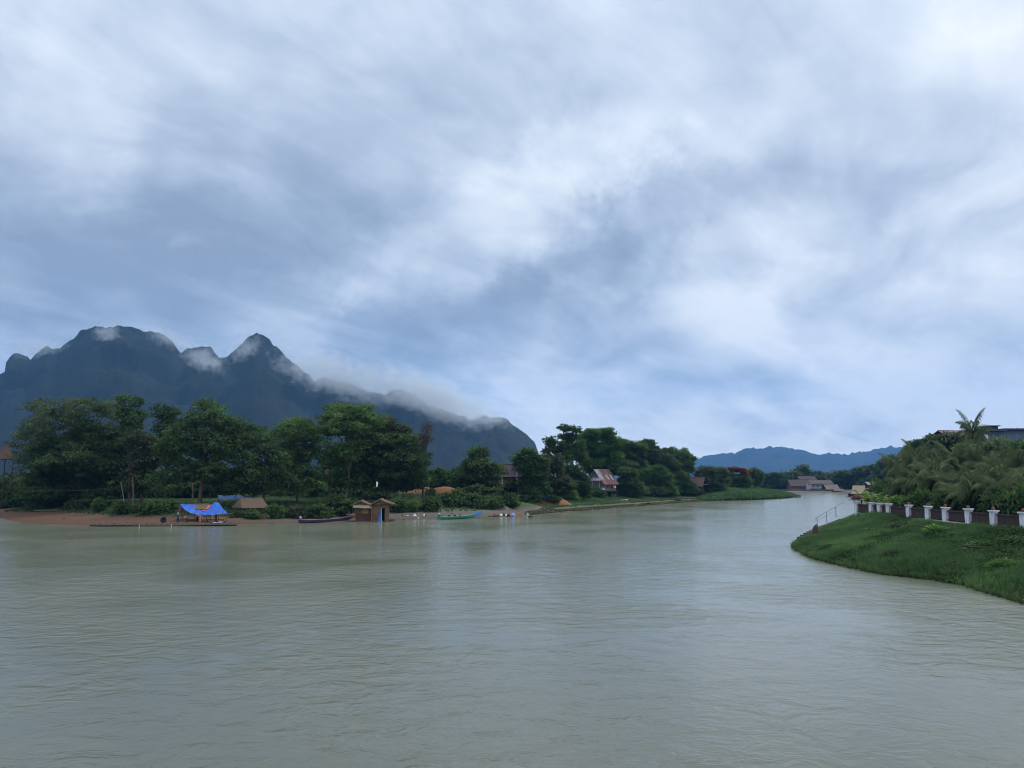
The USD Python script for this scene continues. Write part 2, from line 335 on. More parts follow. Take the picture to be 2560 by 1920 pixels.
# water: one sheet, with ripples that drift across the stream
water_mat = M('river_water', {
    'g': ('geometry', {}), 'm1': ('mapping', {'rotation': (0, 0, math.radians(-10)), 'scale': (0.9, 1.0, 1.0)}), 'm2': ('mapping', {'rotation': (0, 0, math.radians(14)), 'scale': (0.85, 1.0, 1.0)}),
    'n1': ('noise_texture', {'scale': 0.75, 'detail': 4.0, 'roughness': 0.58, 'distortion': 0.7}), 'n2': ('noise_texture', {'scale': 2.3, 'detail': 4.0, 'roughness': 0.65, 'distortion': 0.8}),
    'n3': ('noise_texture', {'scale': 0.06, 'detail': 4.0, 'roughness': 0.55, 'distortion': 0.6}),
    'c1': ('math', {'math_type': 'multiply', 'value2': 1.0}), 'h': ('math', {'math_type': 'multiply_add', 'value2': 0.22}),
    'st': ('map_range', {'range_type': 'smoothstep', 'clamp': True, 'from_min': 0.35, 'from_max': 0.65, 'to_min': 0.25, 'to_max': 1.0}),
    'b': ('bump', {'distance': 0.14, 'strength': 1.0}),
    'r': ('rgb_ramp', {'ramp': [(0.28, (.086, .089, .058)), (0.5, (.110, .116, .079)), (0.72, (.140, .142, .102))]}),
    'p': ('principled_bsdf', {'roughness': 0.12, 'ior': 1.33, 'specular_ior_level': 0.5})},
    [('g.position', 'm1.vector'), ('g.position', 'm2.vector'), ('m1.vector', 'n1.vector'), ('m2.vector', 'n2.vector'), ('g.position', 'n3.vector'), ('n1.fac', 'c1.value1'), ('n2.fac', 'h.value1'), ('c1.value', 'h.value3'),
     ('n3.fac', 'st.value'), ('st.result', 'b.strength'), ('h.value', 'b.height'), ('b.normal', 'p.normal'), ('n3.fac', 'r.fac'), ('r.color', 'p.base_color')], surface='p.BSDF')
wx, wy = np.meshgrid(np.linspace(-720, 300, 60), np.linspace(-258, 650, 60), indexing='ij')
tag(part('river', grid_mesh(np.stack([wx, wy, np.zeros_like(wx)], -1)), water_mat, smooth=True), 'wide muddy green-grey river with small ripples', kind='structure')

# ------------------------------------------------------------------ mountains
forest_far = M('mountain_forest', {
    'g': ('geometry', {}), 'n': ('noise_texture', {'scale': 0.03, 'detail': 8.0, 'roughness': 0.7}), 'big': ('noise_texture', {'scale': 0.004, 'detail': 4.0}),
    'r': ('rgb_ramp', {'ramp': [(0.3, (.005, .008, .007)), (0.52, (.009, .014, .011)), (0.72, (.020, .027, .020))]}), 'a': ('math', {'math_type': 'multiply_add', 'value2': 0.5}),
    'hb': ('math', {'math_type': 'multiply', 'value2': 0.6}), 'p': ('principled_bsdf', {'roughness': 0.9, 'specular_ior_level': 0.1}), 'b': ('bump', {'strength': 0.8, 'distance': 8.0})},
    [('g.position', 'n.vector'), ('g.position', 'big.vector'), ('big.fac', 'hb.value1'), ('n.fac', 'a.value1'), ('hb.value', 'a.value3'), ('a.value', 'r.fac'), ('r.color', 'p.base_color'), ('n.fac', 'b.height'), ('b.normal', 'p.normal')], surface='p.BSDF')

def ridge(name, label, outline, Y0, depth, step, seed, bumps, base_drop=30, steep=0.55, wander=0.0):
    """A range whose crest has the measured heights; slopes fall to both sides, gullied."""
    ox = np.array([p[0] for p in outline], float)
    px = np.arange(ox[0], ox[-1] + 1, step * FPX / Y0)
    py = np.interp(px, ox, [p[1] for p in outline])
    rows = 72
    t = np.linspace(-1, 1, rows)
    t = np.sign(t) * np.abs(t) ** 1.35
    Yc = Y0 + wander * (fbm(np.stack([px / 260.0, np.zeros_like(px), np.zeros_like(px)], -1), 3, seed) - 0.5)
    crest = np.array([at(a, b, y) for a, b, y in zip(px, py, Yc)])
    V = np.zeros((len(px), rows, 3))
    V[..., 0] = crest[:, None, 0] * (1 + t[None, :] * depth / Y0)
    V[..., 1] = crest[:, None, 1] + t[None, :] * depth
    n1 = fbm(np.stack([V[..., 0] / 170, V[..., 1] / 170, np.zeros_like(V[..., 0])], -1), 5, seed + 1) - 0.5
    n2 = fbm(np.stack([V[..., 0] / 22, V[..., 1] / 22, np.zeros_like(V[..., 0])], -1), 3, seed + 2) - 0.5
    edge = np.abs(t)[None, :]
    fall = 1 - (steep * edge ** 0.9 + (1 - steep) * edge ** 2.2)
    H = crest[:, None, 2] * fall * (1 + 1.1 * np.minimum(n1 - .06, 0) * np.clip(edge * 3, 0, 1) * (1 - edge))
    front = t[None, :] < 0
    V[..., 2] = H + bumps * 1.8 * n2 * np.clip(fall * 2, 0, 1) - base_drop * edge
    tag(part(name, grid_mesh(V), forest_far, smooth=True), label, kind='structure')

karst = [(-420, 985), (-250, 930), (-130, 960), (-40, 945), (0, 936), (12, 929), (16, 902), (25, 891), (44, 885), (69, 888), (77, 898), (90, 885), (104, 874), (118, 866), (135, 868), (150, 871), (162, 858), (182, 843), (202, 827), (222, 818), (240, 814), (262, 817), (290, 814), (316, 816), (337, 822), (375, 826), (408, 837), (430, 850), (442, 868), (452, 879), (472, 871), (500, 864), (527, 868), (540, 885), (548, 895), (567, 891), (587, 878), (600, 864), (613, 852), (628, 838), (643, 834), (660, 838), (676, 851), (690, 866), (705, 884), (717, 896), (730, 900), (742, 907), (752, 918), (762, 930), (774, 938), (786, 951), (800, 948), (813, 944), (822, 947), (834, 952), (870, 958), (895, 970), (933, 984), (965, 985), (978, 977), (986, 973), (994, 975), (1006, 978), (1020, 985), (1037, 986), (1052, 996), (1069, 1014), (1106, 1024), (1135, 1032), (1164, 1044), (1190, 1048), (1212, 1043), (1259, 1043), (1270, 1050), (1279, 1060), (1303, 1077), (1326, 1096), (1338, 1111), (1345, 1130), (1352, 1165), (1362, 1207)]
ridge('karst_mountain', 'dark forested limestone mountain ridge behind the far bank', karst, 2600, 900, 5.0, 11, 12, wander=260)
blue = [(1500, 1180), (1640, 1170), (1700, 1158), (1739, 1148), (1761, 1141), (1785, 1138), (1802, 1133), (1837, 1134), (1849, 1126), (1868, 1119.5), (1893, 1122), (1910, 1120), (1922, 1117.5), (1961, 1118), (1969, 1121), (2000, 1124), (2015, 1130), (2049, 1138.5), (2073, 1133), (2115, 1138), (2139, 1132), (2176, 1128), (2200, 1121), (2225, 1118), (2252, 1118.5), (2284, 1111), (2317, 1101), (2339, 1096), (2400, 1085), (2470, 1074), (2560, 1070), (2760, 1090), (3000, 1130), (3200, 1190)]
ridge('far_hills', 'hazy blue wooded hills beyond the river bend', blue, 7600, 1700, 16.0, 23, 28)

# ------------------------------------------------------------------ haze and mist on the mountain
HAZE = 7.0e-5
haze_mat = M('haze', {'v': ('principled_volume', {'color': (.19, .50, 1.0), 'density': HAZE, 'anisotropy': 0.15})}, volume='v.volume')
tag(part('haze', box(-13500, -3000, -4.0, 13500, 9700, 1100), haze_mat), 'thin blue haze between the near bank and the hills', kind='stuff')

# ------------------------------------------------------------------ plants
def stand(px, py, lo=45.0, hi=760.0):
    """Where the sight line of a photograph pixel first meets the ground."""
    d = ray(px, py)
    Ys = np.arange(lo, hi, 0.5)
    P = np.array([0, 0, EYE]) + d * (Ys / d[1])[:, None]
    g = np.maximum(ground_z(P[:, 0], P[:, 1]), 0)
    k = np.argmax(P[:, 2] <= g)
    k = k if P[k, 2] <= g[k] else len(Ys) - 1
    return np.array([P[k, 0], P[k, 1], float(ground_z(P[k:k + 1, 0], P[k:k + 1, 1])[0])])

LEAF = {
    'deep': foliage('leaf_deep_green', (0.048, 0.083, 0.026), (0.106, 0.184, 0.051), (0.200, 0.312, 0.088)),
    'mid': foliage('leaf_mid_green', (0.061, 0.106, 0.029), (0.131, 0.221, 0.058), (0.240, 0.352, 0.099)),
    'fresh': foliage('leaf_fresh_green', (0.067, 0.128, 0.029), (0.147, 0.264, 0.058), (0.256, 0.400, 0.099)),
    'olive': foliage('leaf_olive', (0.048, 0.067, 0.029), (0.109, 0.144, 0.058), (0.192, 0.232, 0.096), brown=(0.120, 0.072, 0.040), brown_at=0.68),
    'grey': foliage('leaf_grey_green', (0.064, 0.093, 0.038), (0.128, 0.179, 0.074), (0.216, 0.272, 0.118)),
    'rust': foliage('leaf_rust', (0.080, 0.058, 0.029), (0.160, 0.118, 0.058), (0.240, 0.176, 0.096)),
    'flame': foliage('leaf_flame_flowers', (0.10, 0.04, 0.018), (0.30, 0.085, 0.03), (0.45, 0.14, 0.045)),
    'lime': foliage('leaf_lime', (0.069, 0.121, 0.018), (0.149, 0.230, 0.037), (0.253, 0.345, 0.069)),
    'frond': foliage('palm_frond_leaf', (0.085, 0.115, 0.050), (0.20, 0.245, 0.105), (0.35, 0.385, 0.18), brown=(0.240, 0.176, 0.072), brown_at=0.70, scale=0.4),
}
BARK = simple('bark', (.10, .080, .062), 0.9, 6.0, 0.4, 0.1, stretch=(1, 1, .3))
BARK_PALE = simple('bark_pale', (.17, .15, .12), 0.9, 5.0, 0.35, 0.1, stretch=(1, 1, .3))

def leaves(pos, direction, normal, length, width, fold=0.25):
    """Pointed, slightly folded leaves: four corners, two triangles each."""
    n = len(pos)
    d = direction / np.maximum(np.linalg.norm(direction, axis=1, keepdims=True), 1e-9)
    side = np.cross(d, normal)
    side /= np.maximum(np.linalg.norm(side, axis=1, keepdims=True), 1e-9)
    up = np.cross(side, d)
    L, W = np.broadcast_to(length, (n,))[:, None], np.broadcast_to(width, (n,))[:, None]
    mid = pos + d * L * 0.45 + up * W * fold
    tip = pos + d * L - up * L * 0.12
    V = np.stack([pos, mid + side * W / 2, tip, mid - side * W / 2], 1).reshape(-1, 3)
    k = np.arange(n)[:, None] * 4
    F = np.vstack([k + [0, 1, 2], k + [0, 2, 3]])
    return V, F

def crown(clumps, seed, tufts=13, per=15, tuft_r=0.75, leaf=(0.62, 0.36), flat=0.5, spread=0.35, cull=0.72, stray=(.22, .5)):
    """Foliage: clumps of tufts of leaves, thickest on the outside of each clump."""
    r = np.random.default_rng(seed)
    C = np.asarray(clumps, float)
    size = (C[:, 3] * C[:, 5]) ** 0.5
    cnt = np.maximum((tufts * (size / size.mean()) ** 1.7).astype(int), 3)
    which = np.repeat(np.arange(len(C)), cnt)
    d = r.normal(size=(len(which), 3)); d[:, 2] += spread
    d /= np.linalg.norm(d, axis=1, keepdims=True)
    u = 1.04 - 0.5 * r.random(len(which)) ** 1.6 + np.where(r.random(len(which)) < stray[0], stray[1] * r.random(len(which)), 0)
    T = C[which, :3] + d * C[which, 3:6] * u[:, None]
    keep = np.ones(len(T), bool)
    for k in range(len(C)):                          # nothing grows deep inside a neighbouring clump
        q = (T - C[k, :3]) / C[k, 3:6]
        keep &= ~((np.einsum('ij,ij->i', q, q) < cull ** 2) & (which != k))
    T, d = T[keep], d[keep]
    n = len(T) * per
    T, d = np.repeat(T, per, 0), np.repeat(d, per, 0)
    o = r.normal(size=(n, 3)) * np.array([1, 1, flat]) * 0.55
    pos = T + o * tuft_r
    out = o * np.array([1, 1, 0.4]) + d * 0.5 + r.normal(size=(n, 3)) * 0.35
    out[:, 2] -= 0.25
    nor = d * 0.95 + np.array([0, 0, 0.6]) + r.normal(size=(n, 3)) * 0.4
    s = 0.7 + 0.6 * r.random(n)
    return leaves(pos, out, nor, leaf[0] * s, leaf[1] * s)

def fill(ellipsoids, size, seed, squash=0.7, hollow=0.35):
    """Clumps spread through the given ellipsoids, denser outside than in."""
    r = np.random.default_rng(seed)
    out = []
    for (x, y, z, rx, ry, rz) in ellipsoids:
        n = max(4, int(1.9 * (rx * ry * rz) ** (2 / 3) / size ** 2 + 2))
        d = r.normal(size=(n, 3)); d /= np.linalg.norm(d, axis=1, keepdims=True)
        u = hollow + (1 - hollow) * r.random(n) ** 0.45
        s = size * (0.65 + 0.7 * r.random(n))
        p = np.array([x, y, z]) + d * u[:, None] * np.maximum(np.array([rx, ry, rz]) - s[:, None] * 0.75, 0.15)
        out.append(np.column_stack([p, s * 1.15, s * 1.15, s * squash]))
    return np.vstack(out)

def limbs(base_r, top, clumps, seed, n=9, sides=6, fork=0.45, lean=(0, 0)):
    """A tapered trunk from the origin with limbs to some of the clumps."""
    r = np.random.default_rng(seed)
    top = np.asarray(top, float)
    t = np.linspace(0, 1, 7)[:, None]
    bend = np.array([r.normal() * 0.25, r.normal() * 0.25, 0])
    trunk = t * top + np.sin(t * PI) * bend
    trunk[0, 2] -= 0.5
    ms = [tube(trunk, base_r * np.array([1.35, 1.05, .95, .85, .75, .65, .5]), sides)]
    C = np.asarray(clumps)[r.permutation(len(clumps))[:n]]
    for c in C:
        a = trunk[int(r.integers(int(6 * fork), 7))]
        b = c[:3]
        m = (a + b) / 2 + np.array([0, 0, -0.12 * np.linalg.norm(b[:2] - a[:2])])
        q = np.linspace(0, 1, 5)[:, None]
        p = (1 - q) ** 2 * a + 2 * q * (1 - q) * m + q ** 2 * b
        ms.append(tube(p, base_r * np.array([.5, .4, .3, .2, .1]), 5))
    return cat(ms)

seeds = iter(range(100, 100000))
def tree(name, label, base_px, Y, ellipses, leaf='deep', size=1.6, group=None, bark=None, trunk_r=0.28, base_z=None, depth=0.85, tufts=13, per=15, leaf_size=(0.62, 0.36), tuft_r=0.75, squash=0.62,
         n_limbs=9, hollow=0.35, cull=0.72, fork=0.45, category='tree', jitter=0.25, inland=21.0, ragged=None):
    """A tree at depth Y whose crown fills the ellipses (cx, cy, rx, ry) measured in the photograph; the depth of each ellipse is its own."""
    s = next(seeds)
    r = np.random.default_rng(s)
    x = at(base_px, HORIZON, Y)[0]
    while bank_distance([x], [Y])[0] < inland and Y < 720:
        Y += 4.0
        x = at(base_px, HORIZON, Y)[0]
    z0 = gz(x, Y) if base_z is None else base_z
    k = Y / FPX
    E = []
    if ragged is None:
        ragged = Y > 215
    if ragged:
        size, tufts, tuft_r = size * .62, int(tufts * .6), tuft_r * 1.15; leaf_size = (leaf_size[0] * 1.3, leaf_size[1] * 1.3); hollow = 0.05
        # each mass breaks up into smaller uneven ones
        ellipses = [(cx + rx * .72 * q[0], cy + ry * .72 * q[1], rx * q[2], max(ry * q[3], 5)) for (cx, cy, rx, ry) in ellipses for q in [(math.cos(a) * u, math.sin(a) * u, .30 + .28 * v, .28 + .26 * w) for a, u, v, w in zip(r.random(9) * 6.28, r.random(9) ** .5, r.random(9), r.random(9))]]
    for (cx, cy, rx, ry) in ellipses:
        c = at(cx, cy, Y)
        E.append((c[0] - x, r.normal() * jitter * rx * k, c[2] - z0, rx * k, max(rx * k * depth, 1.2), ry * k))
    C = fill(E, size, s, squash, hollow)
    C[:, 2] = np.maximum(C[:, 2], 0.5)
    p = thing(name, label, category, (x, Y, z0), group=group)
    zmid = np.average([e[2] for e in E], weights=[e[3] * e[5] for e in E])
    xmid = np.average([e[0] for e in E], weights=[e[3] * e[5] for e in E])
    part('trunk', limbs(trunk_r, (xmid * 0.6, 0, max(zmid, 1.0)), C, s, n_limbs, fork=fork), bark or BARK, p, smooth=60)
    part('crown', crown(C, s + 50000, tufts, per, tuft_r, leaf_size, stray=(.5, 1.3) if ragged else (.22, .5)), LEAF[leaf] if isinstance(leaf, str) else leaf, p)
    return p

G1 = 'large riverside trees on the far bank'
tree('broadleaf_tree', 'tall dull olive tree at the far left, behind the layered dark tree', 170, 188, [(170, 1050, 105, 62), (80, 1110, 60, 60), (240, 1020, 66, 42), (120, 1170, 110, 60), (285, 1075, 55, 60)], 'grey', 1.9, G1, per=13)
tree('broadleaf_tree', 'narrow dark tree poking up behind the layered dark tree', 326, 186, [(326, 1010, 26, 26), (330, 1050, 30, 40), (340, 1110, 46, 50)], 'deep', 1.3, G1)
tree('broadleaf_tree', 'small round topped dark tree left of the bushy green giant', 414, 184, [(414, 1030, 28, 28), (412, 1075, 38, 40), (400, 1130, 60, 45)], 'deep', 1.35, G1)
tree('broadleaf_tree', 'layered dark green tree with spreading tiers above the bamboo poles', 235, 162, [(215, 1085, 80, 36), (170, 1120, 80, 34), (270, 1120, 76, 34), (215, 1155, 120, 34), (150, 1195, 92, 32), (290, 1180, 80, 34), (225, 1225, 120, 30), (330, 1215, 50, 28), (120, 1235, 60, 22)], 'deep', 1.5, G1, squash=0.45, trunk_r=0.33, per=16)
tree('broadleaf_tree', 'russet brown tree in the gap between the two dark giants', 355, 172, [(345, 1110, 40, 36), (362, 1150, 40, 45), (350, 1200, 46, 40)], 'olive', 1.3, G1)
tree('broadleaf_tree', 'bushy dark green giant directly above the blue tarpaulin shelter', 500, 164, [(522, 1032, 56, 36), (470, 1070, 66, 40), (560, 1070, 66, 40), (440, 1120, 60, 42), (520, 1115, 86, 44), (590, 1125, 60, 50), (440, 1180, 62, 40), (530, 1180, 90, 44), (610, 1190, 46, 40), (400, 1210, 44, 30)], 'deep', 1.7, G1, trunk_r=0.4, per=16)
tree('broadleaf_tree', 'dense dark tree sweeping down behind the thatched bamboo hut', 660, 168, [(620, 1095, 50, 36), (655, 1130, 54, 40), (680, 1180, 52, 46), (640, 1200, 60, 44), (700, 1215, 40, 26), (590, 1215, 50, 30)], 'deep', 1.6, G1)
tree('broadleaf_tree', 'mid green rounded tree left of the tall umbrella tree', 745, 178, [(735, 1065, 42, 34), (760, 1080, 50, 44), (716, 1105, 46, 44), (780, 1125, 40, 44), (740, 1160, 58, 48), (790, 1190, 34, 36), (720, 1210, 40, 34)], 'mid', 1.6, G1, per=16)
tree('umbrella_tree', 'tallest tree on the far bank, flat topped with pale forked trunks', 862, 182, [(866, 1022, 66, 24), (838, 1048, 44, 28), (900, 1052, 50, 34), (860, 1072, 54, 22), (905, 1095, 44, 40), (826, 1075, 30, 26), (880, 1130, 40, 26), (840, 1160, 40, 34), (868, 1195, 44, 34)], 'mid', 1.5, 'large riverside trees on the far bank', BARK_PALE, trunk_r=0.26, squash=0.42, fork=0.62, n_limbs=14)
tree('broadleaf_tree', 'brownish olive tree on the right shoulder of the umbrella tree', 968, 190, [(966, 1062, 34, 26), (955, 1090, 40, 34), (990, 1105, 34, 30), (1008, 1075, 14, 16)], 'olive', 1.3, G1)
tree('broadleaf_tree', 'dark spreading tree above the thatched floating hut', 968, 170, [(960, 1115, 60, 36), (1000, 1110, 40, 34), (1030, 1150, 46, 40), (930, 1160, 60, 40), (990, 1165, 70, 44), (905, 1195, 40, 30), (1045, 1190, 32, 36), (985, 1210, 70, 26)], 'deep', 1.55, G1, squash=0.48, per=16)
tree('broadleaf_tree', 'shaded dark tree filling the gap behind the stilt house', 850, 200, [(850, 1135, 40, 40), (880, 1150, 46, 50), (830, 1175, 44, 40), (900, 1200, 60, 30)], 'deep', 1.6, G1)
tree('withered_tree', 'withered red brown tree with thin upright branches before the mountain', 1060, 192, [(1072, 1068, 12, 18), (1062, 1092, 20, 14), (1046, 1108, 16, 12)], 'rust', 0.7, None, tufts=7, per=9, leaf_size=(.45, .2), n_limbs=16)
tree('broadleaf_tree', 'dark pointed tree standing alone in front of the mountain foot', 1195, 200, [(1193, 1132, 18, 20), (1190, 1155, 40, 26), (1180, 1185, 60, 28), (1210, 1180, 52, 30), (1190, 1215, 66, 24), (1165, 1205, 40, 26)], 'deep', 1.3, 'lone trees on the far bank', per=16)
tree('broadleaf_tree', 'dark column shaped tree right of the purple roofed house', 1320, 206, [(1322, 1145, 30, 22), (1318, 1175, 36, 28), (1316, 1205, 42, 26), (1340, 1170, 24, 36), (1345, 1225, 30, 20)], 'mid', 1.3, 'lone trees on the far bank')
tree('broadleaf_tree', 'brownish olive tree between the column tree and the sparse tree', 1382, 226, [(1380, 1160, 34, 24), (1375, 1190, 36, 28), (1395, 1215, 36, 26)], 'olive', 1.4, 'trees behind the rusty roofed house')
tree('sparse_tree', 'sparse ragged tree with gaps of sky near the mountain edge', 1420, 232, [(1416, 1070, 20, 9), (1440, 1076, 9, 7), (1425, 1092, 28, 12), (1375, 1106, 16, 14), (1392, 1124, 30, 14), (1420, 1116, 30, 18), (1372, 1128, 14, 9), (1445, 1118, 18, 22), (1430, 1140, 36, 18)], 'mid', 0.75, 'trees behind the rusty roofed house', tufts=5, per=6, tuft_r=.75, squash=0.6, n_limbs=30, cull=0.4, hollow=0.15, inland=31.0, ragged=False, leaf_size=(1.0, .6))
tree('broadleaf_tree', 'pale topped tree above the rusty roof', 1490, 238, [(1485, 1088, 26, 14), (1512, 1086, 20, 12), (1470, 1105, 26, 22), (1500, 1112, 44, 26), (1540, 1105, 20, 10), (1480, 1145, 40, 30), (1525, 1140, 36, 26)], 'fresh', 1.4, 'trees behind the rusty roofed house', inland=31.0)
tree('broadleaf_tree', 'dark rounded tree just right of the rusty roof and higher up', 1575, 256, [(1565, 1116, 16, 12), (1560, 1135, 34, 20), (1590, 1125, 26, 16), (1580, 1155, 44, 26), (1545, 1165, 34, 24)], 'mid', 1.4, 'trees behind the rusty roofed house', inland=31.0)
tree('broadleaf_tree', 'dark tree with a small flat tuft on top, on the wooded skyline', 1630, 262, [(1616, 1110, 13, 6), (1625, 1124, 36, 12), (1640, 1140, 44, 20), (1610, 1150, 36, 24), (1650, 1165, 44, 22)], 'grey', 1.4, 'trees behind the rusty roofed house', inland=31.0)
tree('broadleaf_tree', 'low dark tree at the right end of the wooded skyline', 1690, 268, [(1672, 1132, 24, 14), (1690, 1150, 38, 20), (1680, 1175, 48, 22), (1715, 1165, 26, 18)], 'mid', 1.4, 'trees behind the rusty roofed house', inland=31.0)
tree('sparse_tree', 'thin ragged tree silhouetted at the end of the wooded skyline', 1718, 274, [(1709, 1130, 9, 8), (1716, 1142, 16, 9), (1730, 1148, 9, 6), (1718, 1160, 18, 12)], 'mid', 0.8, 'trees behind the rusty roofed house', tufts=6, per=7, inland=31.0, ragged=False, leaf_size=(1.0, .6))
tree('bamboo_clump', 'light green arching bamboo clump right of the rusty roofed house', 1640, 236, [(1638, 1180, 28, 16), (1620, 1195, 34, 22), (1655, 1198, 30, 24), (1630, 1220, 46, 24), (1665, 1225, 24, 18)], 'fresh', 1.2, None, squash=0.75, leaf_size=(.7, .26), category='bamboo')
tree('broadleaf_tree', 'leafy dark tree touching the right wall of the rusty roofed house', 1568, 232, [(1565, 1190, 26, 18), (1570, 1212, 32, 24), (1590, 1222, 26, 20)], 'mid', 1.2, 'trees around the rusty roofed house')
tree('broadleaf_tree', 'dark bushy tree left of the far brown roof', 1700, 256, [(1695, 1195, 30, 16), (1700, 1215, 38, 22), (1670, 1222, 24, 18), (1722, 1222, 20, 16)], 'deep', 1.3, 'trees around the rusty roofed house')
tree('broadleaf_tree', 'dense dark tree left of the rusty roofed house', 1432, 222, [(1425, 1180, 30, 20), (1440, 1205, 34, 22), (1405, 1215, 34, 22), (1455, 1222, 22, 16)], 'deep', 1.3, 'trees around the rusty roofed house')
tree('broadleaf_tree', 'dim tree in the shade above the rusty roof ridge', 1530, 246, [(1520, 1165, 40, 20), (1565, 1172, 34, 18), (1480, 1170, 34, 18)], 'deep', 1.5, 'trees behind the rusty roofed house', inland=31.0)
tree('broadleaf_tree', 'low light green tree in the gap before the mountain, beside the dark pointed tree', 1095, 238, [(1090, 1190, 28, 14), (1110, 1200, 34, 14), (1085, 1210, 36, 14)], 'fresh', 1.2, 'low trees before the mountain')
tree('broadleaf_tree', 'low green tree in the gap between the dark pointed tree and the column tree', 1270, 262, [(1250, 1200, 30, 14), (1285, 1205, 30, 12)], 'mid', 1.2, 'low trees before the mountain')
# beyond the wood, down the river
tree('broadleaf_tree', 'dark hazy tree behind the far brown roof', 1765, 350, [(1760, 1180, 26, 10), (1790, 1182, 24, 12), (1775, 1200, 40, 14)], 'grey', 1.7, 'trees around the river bend')
tree('broadleaf_tree', 'light green tree left of the flame tree', 1793, 322, [(1793, 1200, 28, 14), (1785, 1218, 34, 16)], 'fresh', 1.5, 'trees around the river bend')
tree('flame_tree', 'flame tree with a cap of orange red flowers', 1850, 338, [(1840, 1197, 28, 14), (1862, 1205, 22, 14), (1835, 1216, 34, 14)], 'mid', 1.5)
fl = stage.GetPrimAtPath('/World/flame_tree')
_x, _k = at(1850, HORIZON, 338)[0], 338 / FPX
_E = [tuple([at(cx, cy, 338)[0] - _x, 0.0, at(cx, cy, 338)[2] - gz(_x, 338), rx * _k, rx * _k * 0.9, ry * _k]) for (cx, cy, rx, ry) in [(1845, 1182, 30, 8), (1868, 1192, 14, 9), (1828, 1181, 16, 6)]]
part('flowers', crown(fill(_E, 1.1, 5, 0.5), 77, 12, 14, 0.7, (.6, .45), spread=1.0), LEAF['flame'], fl, 'orange red flowers on top of the crown')
tree('broadleaf_tree', 'dark round tree right of the flame tree', 1888, 390, [(1885, 1186, 20, 11), (1893, 1200, 26, 14)], 'grey', 1.7, 'trees around the river bend')
tree('broadleaf_tree', 'dark tree behind the reed covered point', 1940, 440, [(1925, 1192, 24, 11), (1955, 1196, 22, 14), (1935, 1206, 34, 10)], 'deep', 2.0, 'trees around the river bend')
for (cx, cy, rx, ry, Y, lab) in [(2007, 1178, 18, 14, 690, 'tree with the tallest crown behind the far brown roofs'), (1975, 1190, 22, 10, 680, 'low tree left of the far brown roofs'), (2035, 1189, 22, 10, 700, 'low tree directly behind the far brown roofs'), (2068, 1192, 24, 9, 720, 'low tree at the right end of the far brown roofs')]:
    tree('broadleaf_tree', 'far hazy ' + lab, cx, Y, [(cx, cy, rx, ry), (cx + 5, cy + ry, rx * 1.2, ry)], 'grey', 2.6, 'trees around the far settlement', tufts=9, per=12, leaf_size=(1.3, .9), tuft_r=1.3)
for (cx, cy, rx, ry, Y, c, lab) in [(2110, 1190, 26, 16, 470, 'grey', 'hazy tree at the far water edge left of the thatched river hut'), (2150, 1180, 30, 18, 450, 'grey', 'hazy tree standing behind the thatched river hut'), (2190, 1185, 28, 22, 380, 'grey', 'hazy tree behind the grey metal roof'),
                                   (2225, 1165, 30, 24, 270, 'mid', 'green tree on the slope left of the palms'), (2200, 1205, 34, 18, 250, 'mid', 'bushy tree just under the grey metal roof')]:
    tree('broadleaf_tree', lab, cx, Y, [(cx, cy, rx, ry), (cx - rx * .5, cy + ry, rx * .9, ry), (cx + rx * .5, cy + ry * 1.1, rx * .9, ry)], c, 1.9, 'trees on the near bank down the river', tufts=11, per=13, leaf_size=(.95, .6), tuft_r=1.0)
# mass of trees behind the palms
for (cx, cy, rx, ry, Y, c, lab) in [(2300, 1135, 44, 34, 190, 'mid', 'round green tree rising behind the left palms'), (2345, 1114, 34, 20, 200, 'grey', 'small grey green tree below the red villa roof'), (2364, 1112, 44, 26, 180, 'grey', 'grey green tree under the red roof'), (2430, 1130, 50, 40, 175, 'mid', 'broad green tree below the tall palm'),
                                   (2500, 1125, 44, 36, 165, 'grey', 'grey green tree in front of the dark hotel'), (2564, 1135, 26, 40, 150, 'mid', 'tall green tree cut by the right edge of the picture')]:
    tree('broadleaf_tree', lab, cx, Y, [(cx, cy, rx, ry), (cx - rx * .6, cy + ry * 1.1, rx, ry), (cx + rx * .6, cy + ry * 1.2, rx, ry)], c, 1.6, 'trees behind the palm garden', per=14, leaf_size=(.75, .45))

# ---- undergrowth: three shrub shapes, each placed many times
def shrub(name, seed, shape, leaf, label, category='shrub', leaf_size=(.34, .2), size=0.5):
    C = fill(shape, size, seed, 0.75, 0.3)
    C[:, 2] = np.maximum(C[:, 2], 0.15)
    p = thing(name, label, category)
    part('stems', limbs(0.06, (0, 0, 0.7), C, seed, 12, 5, 0.1), BARK, p)
    part('crown', crown(C, seed, 12, 13, 0.36, leaf_size), LEAF[leaf], p)
    return p
first_used = set()
def put(src, label, loc, rotz, scale, group):
    if src.GetPath() not in first_used:
        first_used.add(src.GetPath())
        place(src, loc, rotz, scale)
        return tag(src, label, group=group)
    return copy_of(src, label, loc, rotz, scale, group)
SHRUB = [shrub('round_shrub', 901, [(0, 0, .8, 1.2, 1.2, .85), (.6, .3, .6, .9, .9, .7), (-.7, -.2, .55, .9, .9, .65)], 'mid', 'shrub'),
         shrub('spreading_shrub', 902, [(0, 0, .6, 1.5, 1.2, .65), (1.0, 0, .5, 1.0, 1.0, .5), (-1.0, .2, .55, 1.0, 1.0, .6), (.2, .2, 1.0, .7, .7, .5)], 'deep', 'shrub'),
         shrub('leafy_shrub', 903, [(0, 0, .9, 1.0, 1.0, .95), (.5, -.2, 1.3, .6, .6, .5), (-.5, .1, .7, .8, .8, .7)], 'fresh', 'shrub', leaf_size=(.45, .2)),
         shrub('dry_shrub', 904, [(0, 0, .7, 1.2, 1.0, .7), (.7, .2, .5, .8, .8, .5)], 'olive', 'shrub')]
